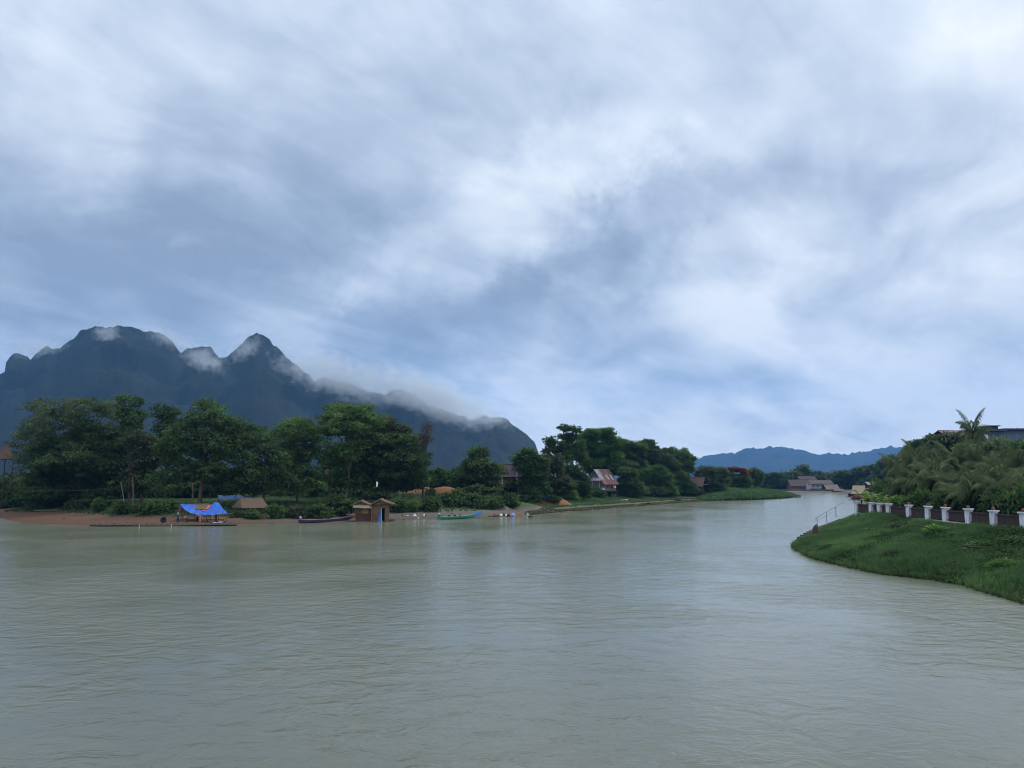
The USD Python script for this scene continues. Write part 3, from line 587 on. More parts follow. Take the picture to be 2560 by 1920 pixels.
bushes = [  # centre px, base py, width px, height px, kind, label
    (20, 1268, 70, 54, 1, 'dark shrub at the left picture edge above the red sand'), (86, 1268, 60, 64, 2, 'green leafy shrub above the red sand spit'), (140, 1270, 60, 36, 1, 'low dark shrub right of the leafy one above the red sand'),
    (190, 1276, 60, 34, 3, 'dry shrub on the bank left of the leaning bamboo pole'), (246, 1281, 36, 32, 2, 'small bright shrub left of the leaning bamboo pole'), (306, 1284, 54, 34, 1, 'dark shrub at the foot of the bamboo poles'), (352, 1281, 40, 26, 3, 'dry shrub right of the upright bamboo pole'),
    (396, 1283, 82, 36, 0, 'broad green shrub left of the blue tarpaulin shelter'), (632, 1296, 46, 24, 1, 'dark shrub in front of the bamboo walled hut'), (594, 1294, 36, 20, 3, 'dry shrub at the left corner of the bamboo walled hut'), (690, 1295, 50, 30, 2, 'green shrub right of the bamboo walled hut'),
    (740, 1294, 70, 38, 3, 'brownish shrub behind the purple boat'), (800, 1294, 62, 36, 0, 'green shrub behind the bow of the purple boat'), (850, 1289, 76, 54, 1, 'dark tall shrub left of the thatched floating hut'), (866, 1245, 90, 34, 3, 'dry shrub below the stilt house'),
    (940, 1253, 56, 32, 0, 'round shrub on the bank behind the floating hut'), (992, 1281, 44, 30, 2, 'bright leafy shrub right of the floating hut'), (1025, 1280, 40, 26, 2, 'bright low shrub beside the round one on the beach edge'), (1071, 1277, 58, 40, 0, 'round green shrub alone at the beach edge'),
    (1142, 1268, 64, 46, 1, 'big dark shrub right of the dirt path'), (1190, 1267, 54, 36, 0, 'green shrub beneath the dark pointed tree'), (1232, 1266, 46, 30, 0, 'low green shrub in the hedge above the blue prow'), (1272, 1265, 56, 32, 1, 'dark shrub in the hedge above the washing place'), (1330, 1254, 66, 34, 0, 'round green shrub left of the blue sheet'),
    (1380, 1253, 30, 16, 1, 'tiny dark shrub right of the blue sheet'), (1426, 1252, 44, 26, 2, 'light shrub at the right end of the orange earth'), (1446, 1244, 50, 34, 1, 'dark shrub left of the rusty roofed house posts'), (1489, 1244, 40, 28, 0, 'green shrub in front of the rusty roofed house'), (1520, 1241, 26, 22, 1, 'dark shrub right of the blue umbrella'),
    (1570, 1241, 56, 48, 0, 'tall green shrub at the right corner of the rusty roofed house'), (1618, 1240, 60, 30, 1, 'dark shrub under the light green bamboo'), (1670, 1238, 60, 30, 0, 'green shrub at the end of the beach path'), (1716, 1236, 50, 30, 1, 'dark shrub left of the far brown roof'), (1762, 1236, 44, 20, 2, 'light shrub on the grassy point'),
    (1078, 1240, 20, 18, 1, 'dark shrub in front of the orange earth wall'), (1195, 1246, 80, 36, 1, 'dark shrub at the foot of the dark pointed tree'), (1258, 1240, 50, 28, 1, 'dark shrub under the purple roofed house'), (1345, 1238, 46, 24, 3, 'dry shrub under the column shaped tree'),
    (1815, 1228, 50, 22, 1, 'dark shrub under the flame tree'), (1480, 1230, 60, 26, 1, 'dark shrub behind the posts of the rusty roofed house'),
    (1695, 1253, 18, 9, 3, 'small dry bush on the water edge by the beach path'), (1622, 1262, 14, 8, 3, 'tiny dry bush at the water edge below the bamboo')]
rb = np.random.default_rng(41)
for (cx, by, w, h, k, lab) in bushes:
    p = stand(cx, by)
    s = p[1] / FPX
    put(SHRUB[k], lab, p - [0, 0, 0.12], rb.uniform(0, 360), (w * s / 2.9, w * s / 3.2, h * s / 1.75), 'shrubs along the far bank')

# ---- palms
def frond(L, lift, bend, seed, n=38, w=0.12):
    r = np.random.default_rng(seed)
    t = np.linspace(0, 1, 12)
    ang = lift - bend * t ** 1.25
    step = L / 11
    P = np.zeros((12, 3))
    for k in range(1, 12):
        P[k] = P[k - 1] + step * np.array([math.cos(ang[k]), 0, math.sin(ang[k])])
    P[:, 1] += 0.12 * L * (r.random() - .5) * t ** 2
    rach = tube(P, np.linspace(.045, .012, 12), 4, False)
    u = np.repeat(np.linspace(.12, 1, n), 2)
    side = np.tile([1, -1], n)
    pos = np.stack([np.interp(u, t, P[:, j]) for j in range(3)], -1)
    tan = np.stack([np.interp(u, t, np.gradient(P[:, j])) for j in range(3)], -1)
    tan /= np.linalg.norm(tan, axis=1, keepdims=True)
    d = tan * 0.42 + np.array([0, 1, 0]) * side[:, None] * (0.62 - .2 * u[:, None]) + np.array([0, 0, -1]) * (0.5 + .5 * r.random((len(u), 1)))
    ln = L * .27 * np.clip(np.sin(PI * (0.12 + .86 * u)), .18, 1) * (.85 + .3 * r.random(len(u)))
    V, F = leaves(pos, d, np.array([0, 0, 1.0]) + tan * .1 + 0 * pos, ln, w, .1)
    return cat([rach, trimesh.Trimesh(V, F, process=False)])

def palm(name, label, seed, H, n, L, lean):
    r = np.random.default_rng(seed)
    p = thing(name, label, 'palm tree')
    t = np.linspace(0, 1, 9)[:, None]
    P = t * np.array([lean, 0, H]) + np.sin(t * PI / 2) ** 2 * np.array([lean * .5, 0, 0]); P[0, 2] -= .5
    part('trunk', tube(P, np.linspace(.20, .12, 9), 7), BARK, p, smooth=60)
    for k in range(n):
        a, q = k * 2.399, (k + .5) / n
        f = frond(L * (.8 + .3 * r.random()), math.radians(82 - 95 * q + r.normal() * 6), math.radians(75 + 40 * q + 12 * r.normal()), seed * 100 + k)
        f.apply_transform(trimesh.transformations.rotation_matrix(a + r.normal() * .2, [0, 0, 1]))
        f.apply_translation(P[-1])
        part('frond', f, LEAF['frond'], p)
    return p
PALM = [palm('coconut_palm', 'palm', 61, 5.2, 19, 5.0, .5), palm('arching_palm', 'palm', 62, 6.0, 22, 4.6, -.4), palm('young_palm', 'palm', 63, 2.6, 17, 3.6, .2), palm('tall_palm', 'palm', 64, 10.0, 20, 5.0, .6)]
HP = [5.2, 6.0, 2.6, 10.0]
palms = [(2421, 1082, 190, 3, 1.0, 'tallest palm, its feathery crown against the sky left of the dark hotel'), (2248, 1172, 150, 1, 1.05, 'leftmost palm behind the bright banana plants'), (2306, 1158, 140, 0, 1.0, 'palm with a rounded crown near the left of the grove'), (2372, 1150, 132, 1, 1.0, 'palm with long arching fronds below the red roof'),
         (2440, 1160, 130, 0, .95, 'palm in the middle rear of the grove'), (2500, 1178, 118, 1, 1.0, 'palm with broad fronds in front of the hotel base'), (2552, 1160, 112, 0, 1.1, 'palm at the right picture edge, highest of the front ones'), (2262, 1212, 128, 2, 1.05, 'short palm behind the fourth white pillar'),
         (2300, 1200, 118, 0, .9, 'palm between the fourth and fifth white pillars'), (2342, 1205, 110, 2, 1.2, 'low palm with dry tips above the sixth white pillar'), (2345, 1182, 122, 1, .9, 'palm just above the low dry tipped one'), (2398, 1208, 104, 1, .85, 'palm above the gap between the sixth and seventh pillars'),
         (2428, 1228, 96, 2, 1.15, 'low brownish palm right behind the seventh pillar'), (2462, 1205, 102, 0, .9, 'brown tinged palm above the eighth pillar'), (2508, 1216, 94, 2, 1.25, 'big drooping palm with golden fronds above the ninth pillar'), (2552, 1222, 90, 2, 1.2, 'dark low palm behind the nearest pillar'), (2380, 1236, 100, 2, .85, 'small yellowish palm nearest to the fence, left of the seventh pillar')]
for i, (px, py, Y, k, s, lab) in enumerate(palms):
    c = at(px, py, Y)
    z0 = gz(c[0], Y)
    h = max(c[2] - z0, 1.2)
    put(PALM[k], lab, (c[0], Y, z0), i * 67 % 360, (s, s, h / HP[k]) if k != 2 else (s, s, max(h / HP[k], .8)), 'palms in the garden behind the fence')

# ---- banana plants and garden plants behind the fence
def banana(name, label, seed):
    r = np.random.default_rng(seed)
    p = thing(name, label, 'banana plant')
    part('stem', tube([(0, 0, -.3), (.03, 0, .8), (0, .05, 1.5)], [.12, .1, .06], 7), LEAF['mid'], p)
    for k in range(8):
        a, lift = k * 2.4, math.radians(70 - 6 * k)
        t = np.linspace(0, 1, 7)
        ang = lift - math.radians(85) * t ** 1.4
        P = np.zeros((7, 3))
        for q in range(1, 7):
            P[q] = P[q - 1] + 0.27 * np.array([math.cos(ang[q]), 0, math.sin(ang[q])])
        w = .27 * np.sin(PI * np.clip(t * .9 + .1, 0, 1)) ** .6
        V = np.stack([P + np.stack([0 * w, w, -.25 * w], -1), P, P + np.stack([0 * w, -w, -.25 * w], -1)], 1)
        m = trimesh.Trimesh(V.reshape(-1, 3), np.vstack([grid_mesh(V)[1][:, [0, 1, 2]], grid_mesh(V)[1][:, [0, 2, 3]]]), process=False)
        m.apply_transform(trimesh.transformations.rotation_matrix(a + r.normal() * .2, [0, 0, 1])); m.apply_translation([0, 0, 1.4])
        part('leaf', m, LEAF['lime'], p)
    return p
BAN = banana('banana_plant', 'banana', 71)
for i, (px, py, Y, s, lab) in enumerate([(2152, 1226, 124, 1.0, 'bright banana plant beside the flower pot at the fence corner'), (2168, 1232, 120, 1.15, 'bright banana plant between the first and second pillars'), (2186, 1232, 126, 1.2, 'tallest bright banana plant, above the second pillar'), (2204, 1238, 118, 1.0, 'banana plant above the third pillar'), (2222, 1244, 116, .9, 'lower banana plant right of the third pillar'), (2240, 1254, 110, .8, 'small banana plant left of the fourth pillar')]):
    c = at(px, py, Y)
    z0 = gz(c[0], Y)
    put(BAN, lab, (c[0], Y, z0), i * 77, (s, s, max((c[2] - z0) / 2.0, .5)), 'bright banana plants at the fence corner')
garden = [(2185, 1266, 112, 40, 14, 2, 'light shrub at the foot of the banana plants'), (2235, 1266, 110, 60, 22, 2, 'light garden shrub left of the fourth pillar'), (2300, 1262, 106, 70, 40, 1, 'dark garden shrub behind the fourth and fifth pillars'), (2370, 1262, 100, 80, 46, 1, 'dark garden shrub behind the sixth pillar'), (2440, 1270, 96, 80, 44, 3, 'dry garden shrub behind the seventh pillar'), (2500, 1275, 90, 90, 60, 1, 'dark garden shrub left of the ninth pillar'), (2556, 1285, 86, 90, 80, 1, 'dark garden shrub behind the nearest pillar'), (2270, 1255, 140, 80, 50, 1, 'dark shrub under the leftmost palms'), (2400, 1240, 125, 120, 60, 1, 'dark shrub under the middle palms'), (2490, 1230, 125, 120, 70, 1, 'dark shrub in front of the hotel'), (2330, 1225, 140, 120, 60, 1, 'dark shrub deep in the palm grove'),
          (2215, 1232, 150, 70, 40, 0, 'green shrub above the third pillar, behind the bananas')]
for (cx, by, Y, w, h, k, lab) in garden:
    x = at(cx, HORIZON, Y)[0]
    s = Y / FPX
    put(SHRUB[k], lab, (x, Y, gz(x, Y) - .1), rb.uniform(0, 360), (w * s / 2.9, w * s / 3.2, max(h * s / 1.75, (at(cx, by - h, Y)[2] - gz(x, Y)) / 1.75)), 'garden shrubs behind the fence')

# ---- grasses: uncountable, one instancer each
def blades(n, h, w, seed, lean=.5, r0=.16):
    r = np.random.default_rng(seed)
    a = r.random(n) * 2 * PI
    base = np.stack([np.cos(a), np.sin(a), 0 * a], -1) * (r.random(n)[:, None] * r0)
    out = np.stack([np.cos(a), np.sin(a), 0 * a], -1) * (lean * r.random(n)[:, None])
    hh = h * (.6 + .5 * r.random(n))[:, None]
    mid = base + out * hh * .35 + np.array([0, 0, .62]) * hh
    tip = base + out * hh + np.array([0, 0, 1.0]) * hh * (1 - .35 * lean * r.random(n)[:, None])
    sd = np.stack([-np.sin(a), np.cos(a), 0 * a], -1) * w / 2
    V = np.stack([base - sd, base + sd, mid + sd * .8, mid - sd * .8, tip], 1).reshape(-1, 3)
    k = np.arange(n)[:, None] * 5
    return V, np.vstack([k + [0, 1, 2], k + [0, 2, 3], k + [3, 2, 4]])

def grass(name, label, protos, mats, x, y, z, size, pick, seed, hscale=None):
    r = np.random.default_rng(seed)
    pi = UsdGeom.PointInstancer.Define(stage, numbered(name))
    paths = [part('tuft', m, mt, pi.GetPrim()).GetPath() for m, mt in zip(protos, mats)]
    pi.CreatePrototypesRel().SetTargets(paths)
    n = len(x)
    pi.CreateProtoIndicesAttr(Vt.IntArray.FromNumpy(np.asarray(pick, np.int32)))
    pi.CreatePositionsAttr(Vt.Vec3fArray.FromNumpy(np.stack([x, y, z], -1).astype(np.float32)))
    a = r.random(n) * PI
    pi.CreateOrientationsAttr(Vt.QuathArray([Gf.Quath(float(math.cos(v)), 0.0, 0.0, float(math.sin(v))) for v in a]))
    pi.CreateScalesAttr(Vt.Vec3fArray.FromNumpy(np.repeat(np.asarray(size)[:, None], 3, 1).astype(np.float32)))
    tag(pi, label, kind='stuff')
GRASS = foliage('grass_blade', (.060, .118, .038), (.118, .212, .064), (.21, .31, .095), trans=.45, scale=.13)
GRASS_DARK = foliage('creeper_leaf', (.040, .082, .024), (.076, .145, .040), (.13, .21, .065), trans=.3, scale=.35)
GRASS_OLD = foliage('grass_olive', (.045, .060, .018), (.095, .115, .036), (.15, .165, .06), trans=.2, scale=.35)
rg = np.random.default_rng(5)
def scatter(n, x0, x1, y0, y1):
    return rg.uniform(x0, x1, n), rg.uniform(y0, y1, n)
# near bank
x, y = scatter(60000, 27, 62, 42, 128)
s = bank_distance(x, y)
ok = (s > -.5) & (s < 11.8) & is_right(x, y) & (x < 12 + .75 * y)
x, y, s = x[ok], y[ok], s[ok]
patch = fbm2(x, y, .16, 3, 9)
keep = rg.random(len(x)) < np.clip(.35 + 1.4 * patch, 0, 1)
x, y, s, patch = x[keep], y[keep], s[keep], patch[keep]
near = fbm2(x, y, .28, 3, 12)
pick = np.where((s > 6.5) & (near > .50) | (near > .60), 1, 0)
pick = np.where((s < 1.2) & (rg.random(len(x)) < .35), 2, pick)
size = (.55 + .8 * patch + .35 * rg.random(len(x))) * np.where(pick == 1, .85, 1) * np.clip(.75 + s / 6, .7, 1) * np.interp(s, [8, 10.5], [1, .8])
tall = leaves(*(lambda q: (q[0], q[1], q[2]))((lambda r: (np.column_stack([r.normal(size=(26, 2)) * .22, r.random(26) * .55]), r.normal(size=(26, 3)) + [0, 0, .2], r.normal(size=(26, 3)) * .5 + [0, 0, 1]))(np.random.default_rng(3))), .22, .15)
grass('bank_grass', 'lush green grass and creepers covering the near bank', [blades(18, .75, .035, 1), tall, blades(16, .6, .03, 2, .8)], [GRASS, GRASS_DARK, GRASS_OLD], x, y, ground_z(x, y) - .04, size, pick, 6)
# loose weeds standing out of the bank grass
for i, (px, py, wpx, k, lab) in enumerate([(2210, 1330, 60, 1, 'dark leafy weeds on the near bank below the third pillar'), (2260, 1322, 70, 1, 'dark weeds on the near bank just below the fourth pillar'), (2345, 1345, 60, 2, 'pale leafy weed in the middle of the near bank'), (2400, 1350, 44, 2, 'light weed below the seventh pillar'), (2450, 1375, 90, 1, 'broad dark creeper mound on the near bank below the eighth pillar'), (2530, 1370, 80, 1, 'dark creeper mound below the nearest pillar'), (2330, 1405, 70, 0, 'low green weeds above the water in the middle of the bank'), (2420, 1420, 60, 1, 'dark weeds low on the near bank'), (2510, 1435, 70, 2, 'bright weeds low at the right of the near bank'), (2130, 1360, 50, 2, 'weeds near the tip of the near bank'), (2075, 1365, 40, 0, 'small weeds at the tip of the near bank'), (2240, 1395, 60, 3, 'dry weeds low on the near bank below the third pillar')]):
    p = stand(px, py, 40, 130)
    s_ = p[1] / FPX * wpx
    put(SHRUB[k], lab, p - [0, 0, .1], i * 53, (s_ / 2.9, s_ / 2.9, .34 + .1 * (i % 3)), 'weeds on the near bank')
# far bank meadow
x, y = scatter(150000, -112, 130, 128, 340)
s = bank_distance(x, y)
sl = np.interp(x, [-2, 8], [12, 8])
ok = (s > sl - 1) & (s < 62) & ~is_right(x, y) & (np.abs(x) < .64 * y)
x, y, s, sl = x[ok], y[ok], s[ok], sl[ok]
z = ground_z(x, y)
g = fbm2(x, y, .1, 3, 15)
edge = np.clip((s - sl) / np.interp(x, [-2, 8], [8, 3]), 0, 1)
bare = (z > 4.5) | (((x - 10) / 6.5) ** 2 + ((y - 236) / 6) ** 2 < 1)
ok = (rg.random(len(x)) < edge * np.clip(.3 + 1.1 * g, 0, 1) * .9) & ~bare
x, y, z, g = x[ok], y[ok], z[ok], g[ok]
pick = np.where(rg.random(len(x)) < .2, 1, 0)
grass('meadow_grass', 'rough green grass on the far bank above the beach', [blades(12, .55, .09, 4, .6, .3), blades(10, .5, .09, 5, .8, .3)], [GRASS, GRASS_OLD], x, y, z - .04, .6 + .9 * g * rg.random(len(x)) + .2, pick, 8)
# sparse olive growth on the low shore down river
x, y = scatter(60000, 0, 75, 170, 330)
s = bank_distance(x, y)
ok = (s > .2) & (s < 5.5) & ~is_right(x, y) & (fbm2(x, y, .13, 3, 19) > .36) & (x > 3)
x, y = x[ok], y[ok]
grass('shore_weed', 'low olive weeds at the water edge of the beach', [blades(12, .28, .08, 14, .9, .3)], [foliage('shore_weed_leaf', (.08, .085, .03), (.14, .145, .05), (.20, .20, .08), trans=.2, scale=.3)], x, y, ground_z(x, y) - .03, .6 + .8 * rg.random(len(x)), np.zeros(len(x)), 9)
# reeds on the point
x, y = scatter(26000, 68, 150, 318, 425)
s = bank_distance(x, y)
px = 1280 + FPX * x / y
top = np.interp(px, [1728, 1760, 1830, 1900, 1960, 2000, 2008], [0, .55, 1.0, 1.05, .9, .6, .3])
ok = (s > .2) & (s < 42) & ~is_right(x, y) & (top > .05) & (px < 2008)
x, y, s, top = x[ok], y[ok], s[ok], top[ok]
grass('reed_bed', 'dense tall green reeds covering the point at the river bend', [blades(16, 2.6, .22, 24, .5, .6), blades(16, 2.2, .22, 25, .7, .6)], [GRASS, foliage('reed_dark', (.035, .065, .02), (.06, .11, .032), (.10, .16, .05), scale=.2)], x, y, ground_z(x, y) - .1, top * np.clip(.62 + s / 14, .55, 1.25) * (.8 + .4 * rg.random(len(x))), rg.random(len(x)) < .45, 10)

# ---- thicket that closes the view under the trees
rt = np.random.default_rng(83)
thick = []
for i, px in enumerate(np.arange(30, 1330, 62)):
    thick.append((px + rt.uniform(-15, 15), rt.uniform(205, 222) + (26 if px > 960 else 0), rt.uniform(70, 100), 1150 + rt.uniform(20, 50) if px < 1000 else 1190 + rt.uniform(0, 18)))
for i, px in enumerate(np.arange(60, 1330, 118)):
    thick.append((px + rt.uniform(-20, 20), rt.uniform(300, 360), 135, 1165 + rt.uniform(-8, 20)))
for i, px in enumerate(np.arange(1360, 1760, 52)):
    thick.append((px, 300 + (px - 1360) * .16, 84, 1196 + rt.uniform(-8, 10)))
for i, px in enumerate(np.arange(1780, 2000, 36)):
    thick.append((px, 460, 56, 1200 + rt.uniform(-6, 6)))
for i, px in enumerate(np.arange(2105, 2240, 30)):
    thick.append((px, 690 - (px - 2105) * 1.5, 46, 1203 + rt.uniform(-8, 4)))
for i, (px, Y, wpx, top) in enumerate(thick):
    x = at(px, HORIZON, Y)[0]
    while bank_distance([x], [Y])[0] < 26:
        Y += 5; x = at(px, HORIZON, Y)[0]
    z0 = gz(x, Y); s = Y / FPX
    near, base_i = next((t, f) for t, f, e in [('row close behind the big riverside trees', 0, 21), ('distant row before the mountain foot', 21, 32), ('wood behind the rusty roofed house', 32, 40), ('row behind the reed covered point', 40, 47), ('far row right of the river settlement', 47, 99)] if f <= i < e)
    ordn = ['leftmost', 'second', 'third', 'fourth', 'fifth', 'sixth', 'seventh', 'eighth', 'ninth', 'tenth', 'eleventh', 'twelfth', 'thirteenth', 'fourteenth', 'fifteenth', 'sixteenth', 'seventeenth', 'eighteenth', 'nineteenth', 'twentieth', 'twenty first'][i - base_i]
    put(SHRUB[i % 2 if i % 5 else 3], f'{ordn} shaded shrub from the left in the {near}' if i > base_i else f'leftmost shaded shrub in the {near}', (x, Y, z0 - .3), rt.uniform(0, 360), (wpx * s / 2.6, wpx * s / 3.4, (at(px, top, Y)[2] - z0) / 1.7), 'thicket in the ' + near)

# ------------------------------------------------------------------ the fence on the near bank
WHITE = simple('white_paint', (.68, .69, .71), 0.65, 2.2, 0.20, 0.3, stretch=(1, 1, .5))
MAUVE = simple('mauve_plaster', (.36, .29, .36), 0.8, 3.0, 0.15, 0.2)
TERRA = simple('terracotta', (.20, .065, .05), 0.75, 8.0, 0.25, 0.2)
DARKWOOD = simple('dark_wood', (.048, .031, .027), 0.75, 5.0, 0.35, 0.25, stretch=(1, 1, .2))
CONCRETE = simple('concrete', (.26, .25, .23), 0.9, 3.0, 0.25, 0.15)
METAL_DARK = simple('dark_steel', (.10, .11, .125), 0.5, 6.0, 0.2, 0.5)

def lathe(profile, sides=12):
    return trimesh.creation.revolve(np.asarray(profile, float), sections=sides)

fence_px = [2133, 2169, 2190, 2212, 2262, 2309, 2352, 2409, 2471, 2545]
FY = [37.3 / ((p - 1280) / FPX - 0.06) for p in fence_px]
FY = FY + [FY[-1] - 4.7, FY[-1] - 9.4]
FP = [np.array([41.5 + .06 * (y - 70), y, 3.27]) for y in FY]
WHITEWASH = simple('stained_whitewash', (.60, .615, .63), 0.75, 3.0, 0.34, 0.2, stretch=(2.2, 2.2, .7))
lean_r = np.random.default_rng(12)
fence = thing('garden_fence', 'white pillared fence with dark wooden panels along the top of the near bank', 'fence', FP[-1], 0)
O = FP[-1]
for i, c in enumerate(FP):
    c = c - O
    T = trimesh.transformations.concatenate_matrices(trimesh.transformations.translation_matrix(c), trimesh.transformations.euler_matrix(*(lean_r.normal(size=3) * [.012, .012, .02])))
    def on_pillar(m):
        m.apply_transform(T)
        return m
    p = part('pillar', on_pillar(box(-.20, -.34, -.5, .20, .34, 1.22)), WHITEWASH, fence)
    ps = str(p.GetPath())
    cap = on_pillar(cat([box(-.25, -.39, 1.222, .25, .39, 1.28), box(-.30, -.44, 1.282, .30, .44, 1.38)]))
    part('cap', cap, WHITEWASH, p)
    fc = on_pillar(box(-.14, -.352, .02, .14, -.343, 1.14))
    part('face_panel', fc, MAUVE, p)
    bk = cat([box(.0, -.42, .95, .10, -.354, 1.05), box(.0, -.42, .16, .10, -.354, .26)]); on_pillar(bk)
    part('bracket', bk, DARKWOOD, p)
    if i:
        fi = lathe([(0, 0), (.13, 0), (.10, .05), (.14, .11), (.15, .16), (.10, .23), (.05, .27), (.02, .31), (0, .32)]); fi.apply_translation([0, 0, 1.382]); on_pillar(fi)
        part('finial', fi, TERRA, p)
for a, b in zip(FP[:-1], FP[1:]):
    a, b = a - O, b - O
    u = (a - b) / np.linalg.norm(a - b)
    a, b = a - u * .43, b + u * .43
    L = np.linalg.norm(a - b)
    pan = part('fence_panel', cat([bar(b + [0, 0, 1.0], a + [0, 0, 1.0], .07, .06), bar(b + [0, 0, .2], a + [0, 0, .2], .07, .06)]), DARKWOOD, fence)
    ms = []
    for q in np.arange(.06, L - .05, .105):
        c = b + u * q + np.array([.055, 0, 0])
        h = 1.10 + .015 * math.sin(q * 37)
        ms.append(box(c[0] - .012, c[1] - .042, .06, c[0] + .012, c[1] + .042, h))
    part('pickets', cat(ms), DARKWOOD, pan, kind='stuff')
    cb = bar(b + [0, 0, -.16], a + [0, 0, -.16], .26, .36)
    part('kerb', cb, CONCRETE, fence)

# steps from the fence corner down to the river
MOSSY = simple('mossy_concrete', (.105, .11, .085), .9, 3, .4, .1)
st = thing('river_steps', 'concrete steps going down from the fence corner to the river', 'steps', (43.0, 108.6, 0))
A, B = np.array([42.6, 109.0, 3.30]), np.array([34.6, 102.2, .55])
n = 15
d = (B - A)[:2] / np.linalg.norm((B - A)[:2]); w = np.array([-d[1], d[0]])
run = np.linalg.norm((B - A)[:2]) / n
for k in range(n):
    zt = A[2] + (B[2] - A[2]) * k / (n - 1)
    c = A[:2] + d * run * (k + .5)
    m = trimesh.creation.box([run * 1.02, .95, 1.1 + .002 * k]); m.apply_transform(trimesh.transformations.rotation_matrix(math.atan2(d[1], d[0]), [0, 0, 1]))
    zt = min(zt, gz(c[0], c[1]) + .85)
    m.apply_translation([c[0] - 43.0, c[1] - 108.6, zt - .55])
    part('step', m, MOSSY, st)
rl = thing('hand_railing', 'thin dark handrail sloping beside the concrete steps', 'railing', (43.0, 108.6, 0))
off = -w * .52
def rp(t, h):
    q = A + (B - A) * t
    return np.array([q[0] + off[0] - 43.0, q[1] + off[1] - 108.6, q[2] + h])
for t in (.10, .32, .54):
    part('post', tube([rp(t, -.4), rp(t, .92)], .035, 6), METAL_DARK, rl)
part('rail', tube([rp(-.10, .92), rp(.10, .92), rp(.32, .92), rp(.54, .92), rp(.60, .70)], .028, 6), METAL_DARK, rl)
part('rail', tube([rp(.10, .5), rp(.32, .5), rp(.54, .5)], .018, 6), METAL_DARK, rl)
# pot of pink flowers on the end pillar
pt = thing('flower_pot', 'white pot of pink flowers on top of the end pillar at the fence corner', 'flower pot', FP[0] + [0, 0, 1.382])
part('pot', lathe([(0, 0), (.17, 0), (.20, .10), (.27, .26), (.30, .27), (.30, .30), (.24, .30), (0, .26)], 14), WHITE, pt)
PINK = foliage('pink_petals', (.28, .10, .13), (.48, .22, .26), (.62, .36, .40), scale=3)
part('flowers', crown([(0, 0, .52, .36, .36, .2), (.2, 0, .46, .25, .25, .18), (-.22, .1, .48, .25, .25, .18)], 8, 16, 10, .14, (.16, .13)), PINK, pt)
part('stems', crown([(0, 0, .36, .28, .28, .14)], 9, 16, 10, .14, (.2, .09)), LEAF['mid'], pt)
# weathered stump at the tip of the bank
q = at(2037, 1317, 97.5); q[2] = max(gz(q[0], q[1]), 0) + .2
sp = thing('mooring_stump', 'dark weathered wooden stump at the tip of the near bank', 'stump', q)
v = [];
for k in range(9):
    z = -.4 + 1.75 * k / 8
    a = np.arange(10) * 2 * PI / 10
    r = .30 * (1.15 - .28 * k / 8) * (1 + .08 * np.sin(a * 3 + k)) * (1 if k < 8 else .55)
    v.append(np.stack([r * np.cos(a) + .10 * (k / 8) ** 2, r * np.sin(a), z + .12 * np.cos(a) * (k / 8) ** 3], -1))
v = np.array(v); V = np.concatenate([v, v[:, :1]], 1)
part('trunk', grid_mesh(V[:, ::-1]), simple('wet_wood', (.07, .035, .036), .7, 6, .4, .3), sp, smooth=True)
part('cut_top', (np.vstack([v[-1], v[-1].mean(0) + [0, 0, .05]]), np.array([[k, (k + 1) % 10, 10] for k in range(10)])), simple('old_end_grain', (.12, .075, .07), .8, 9, .3, .2), sp)
rd = thing('reed_clump', 'few tall reed stalks standing at the very tip of the near bank', 'reeds', stand(2006, 1325, 80, 130))
part('stalks', blades(16, 1.1, .05, 33, .5, .7), GRASS_OLD, rd)
part('tall_stalk', tube([(-.1, 0, 0), (-.2, 0, .8), (-.35, 0, 1.25)], [.03, .03, .015], 5), LEAF['olive'], rd)

# ------------------------------------------------------------------ materials of the far bank
THATCH = simple('thatch', (.165, .112, .074), 0.95, 9.0, 0.45, 0.1, bump=.06, stretch=(4, .5, 4))
THATCH_TAN = simple('thatch_tan', (.34, .26, .175), 0.95, 9.0, 0.3, 0.1, bump=.06, stretch=(4, .5, 4))
BAMBOO = simple('bamboo_pole_wood', (.21, .165, .10), 0.6, 6.0, 0.35, 0.3, stretch=(1, 1, .4))
BAMBOO_DARK = simple('wet_bamboo', (.095, .068, .045), 0.6, 4.0, 0.45, 0.3)
WOVEN = simple('woven_bamboo', (.17, .102, .056), 0.85, 5.0, 0.45, 0.15, stretch=(1, 1, 3))
TARP = simple('blue_tarpaulin', (.020, .115, .50), 0.45, 1.5, 0.22, 0.4)
TARP_DARK = simple('old_blue_tarpaulin', (.02, .08, .24), 0.6, 1.5, 0.3, 0.3)
PLANK = simple('grey_planks', (.17, .145, .13), 0.9, 5.0, 0.35, 0.15, stretch=(1, 1, .2))
BROWN_ROOF = simple('brown_roof', (.115, .062, .055), 0.8, 2.5, 0.3, 0.2)
PURPLE_ROOF = simple('purple_brown_roof', (.095, .060, .070), 0.75, 2.5, 0.25, 0.25)
RUST = [simple('rust_sheet', (.15, .062, .053), 0.75, 1.2, 0.35, 0.3), simple('rust_sheet_pale', (.21, .12, .108), 0.75, 1.2, 0.35, 0.3), simple('zinc_sheet', (.25, .245, .255), 0.5, 1.2, 0.25, 0.5)]
BRICK = simple('red_brick', (.16, .085, .065), 0.9, 6.0, 0.3, 0.1)
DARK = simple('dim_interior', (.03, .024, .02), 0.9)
GLASS = M('window_glass', {'p': ('principled_bsdf', {'base_color': (.05, .07, .09), 'roughness': .08, 'specular_ior_level': .8})}, surface='p.BSDF')

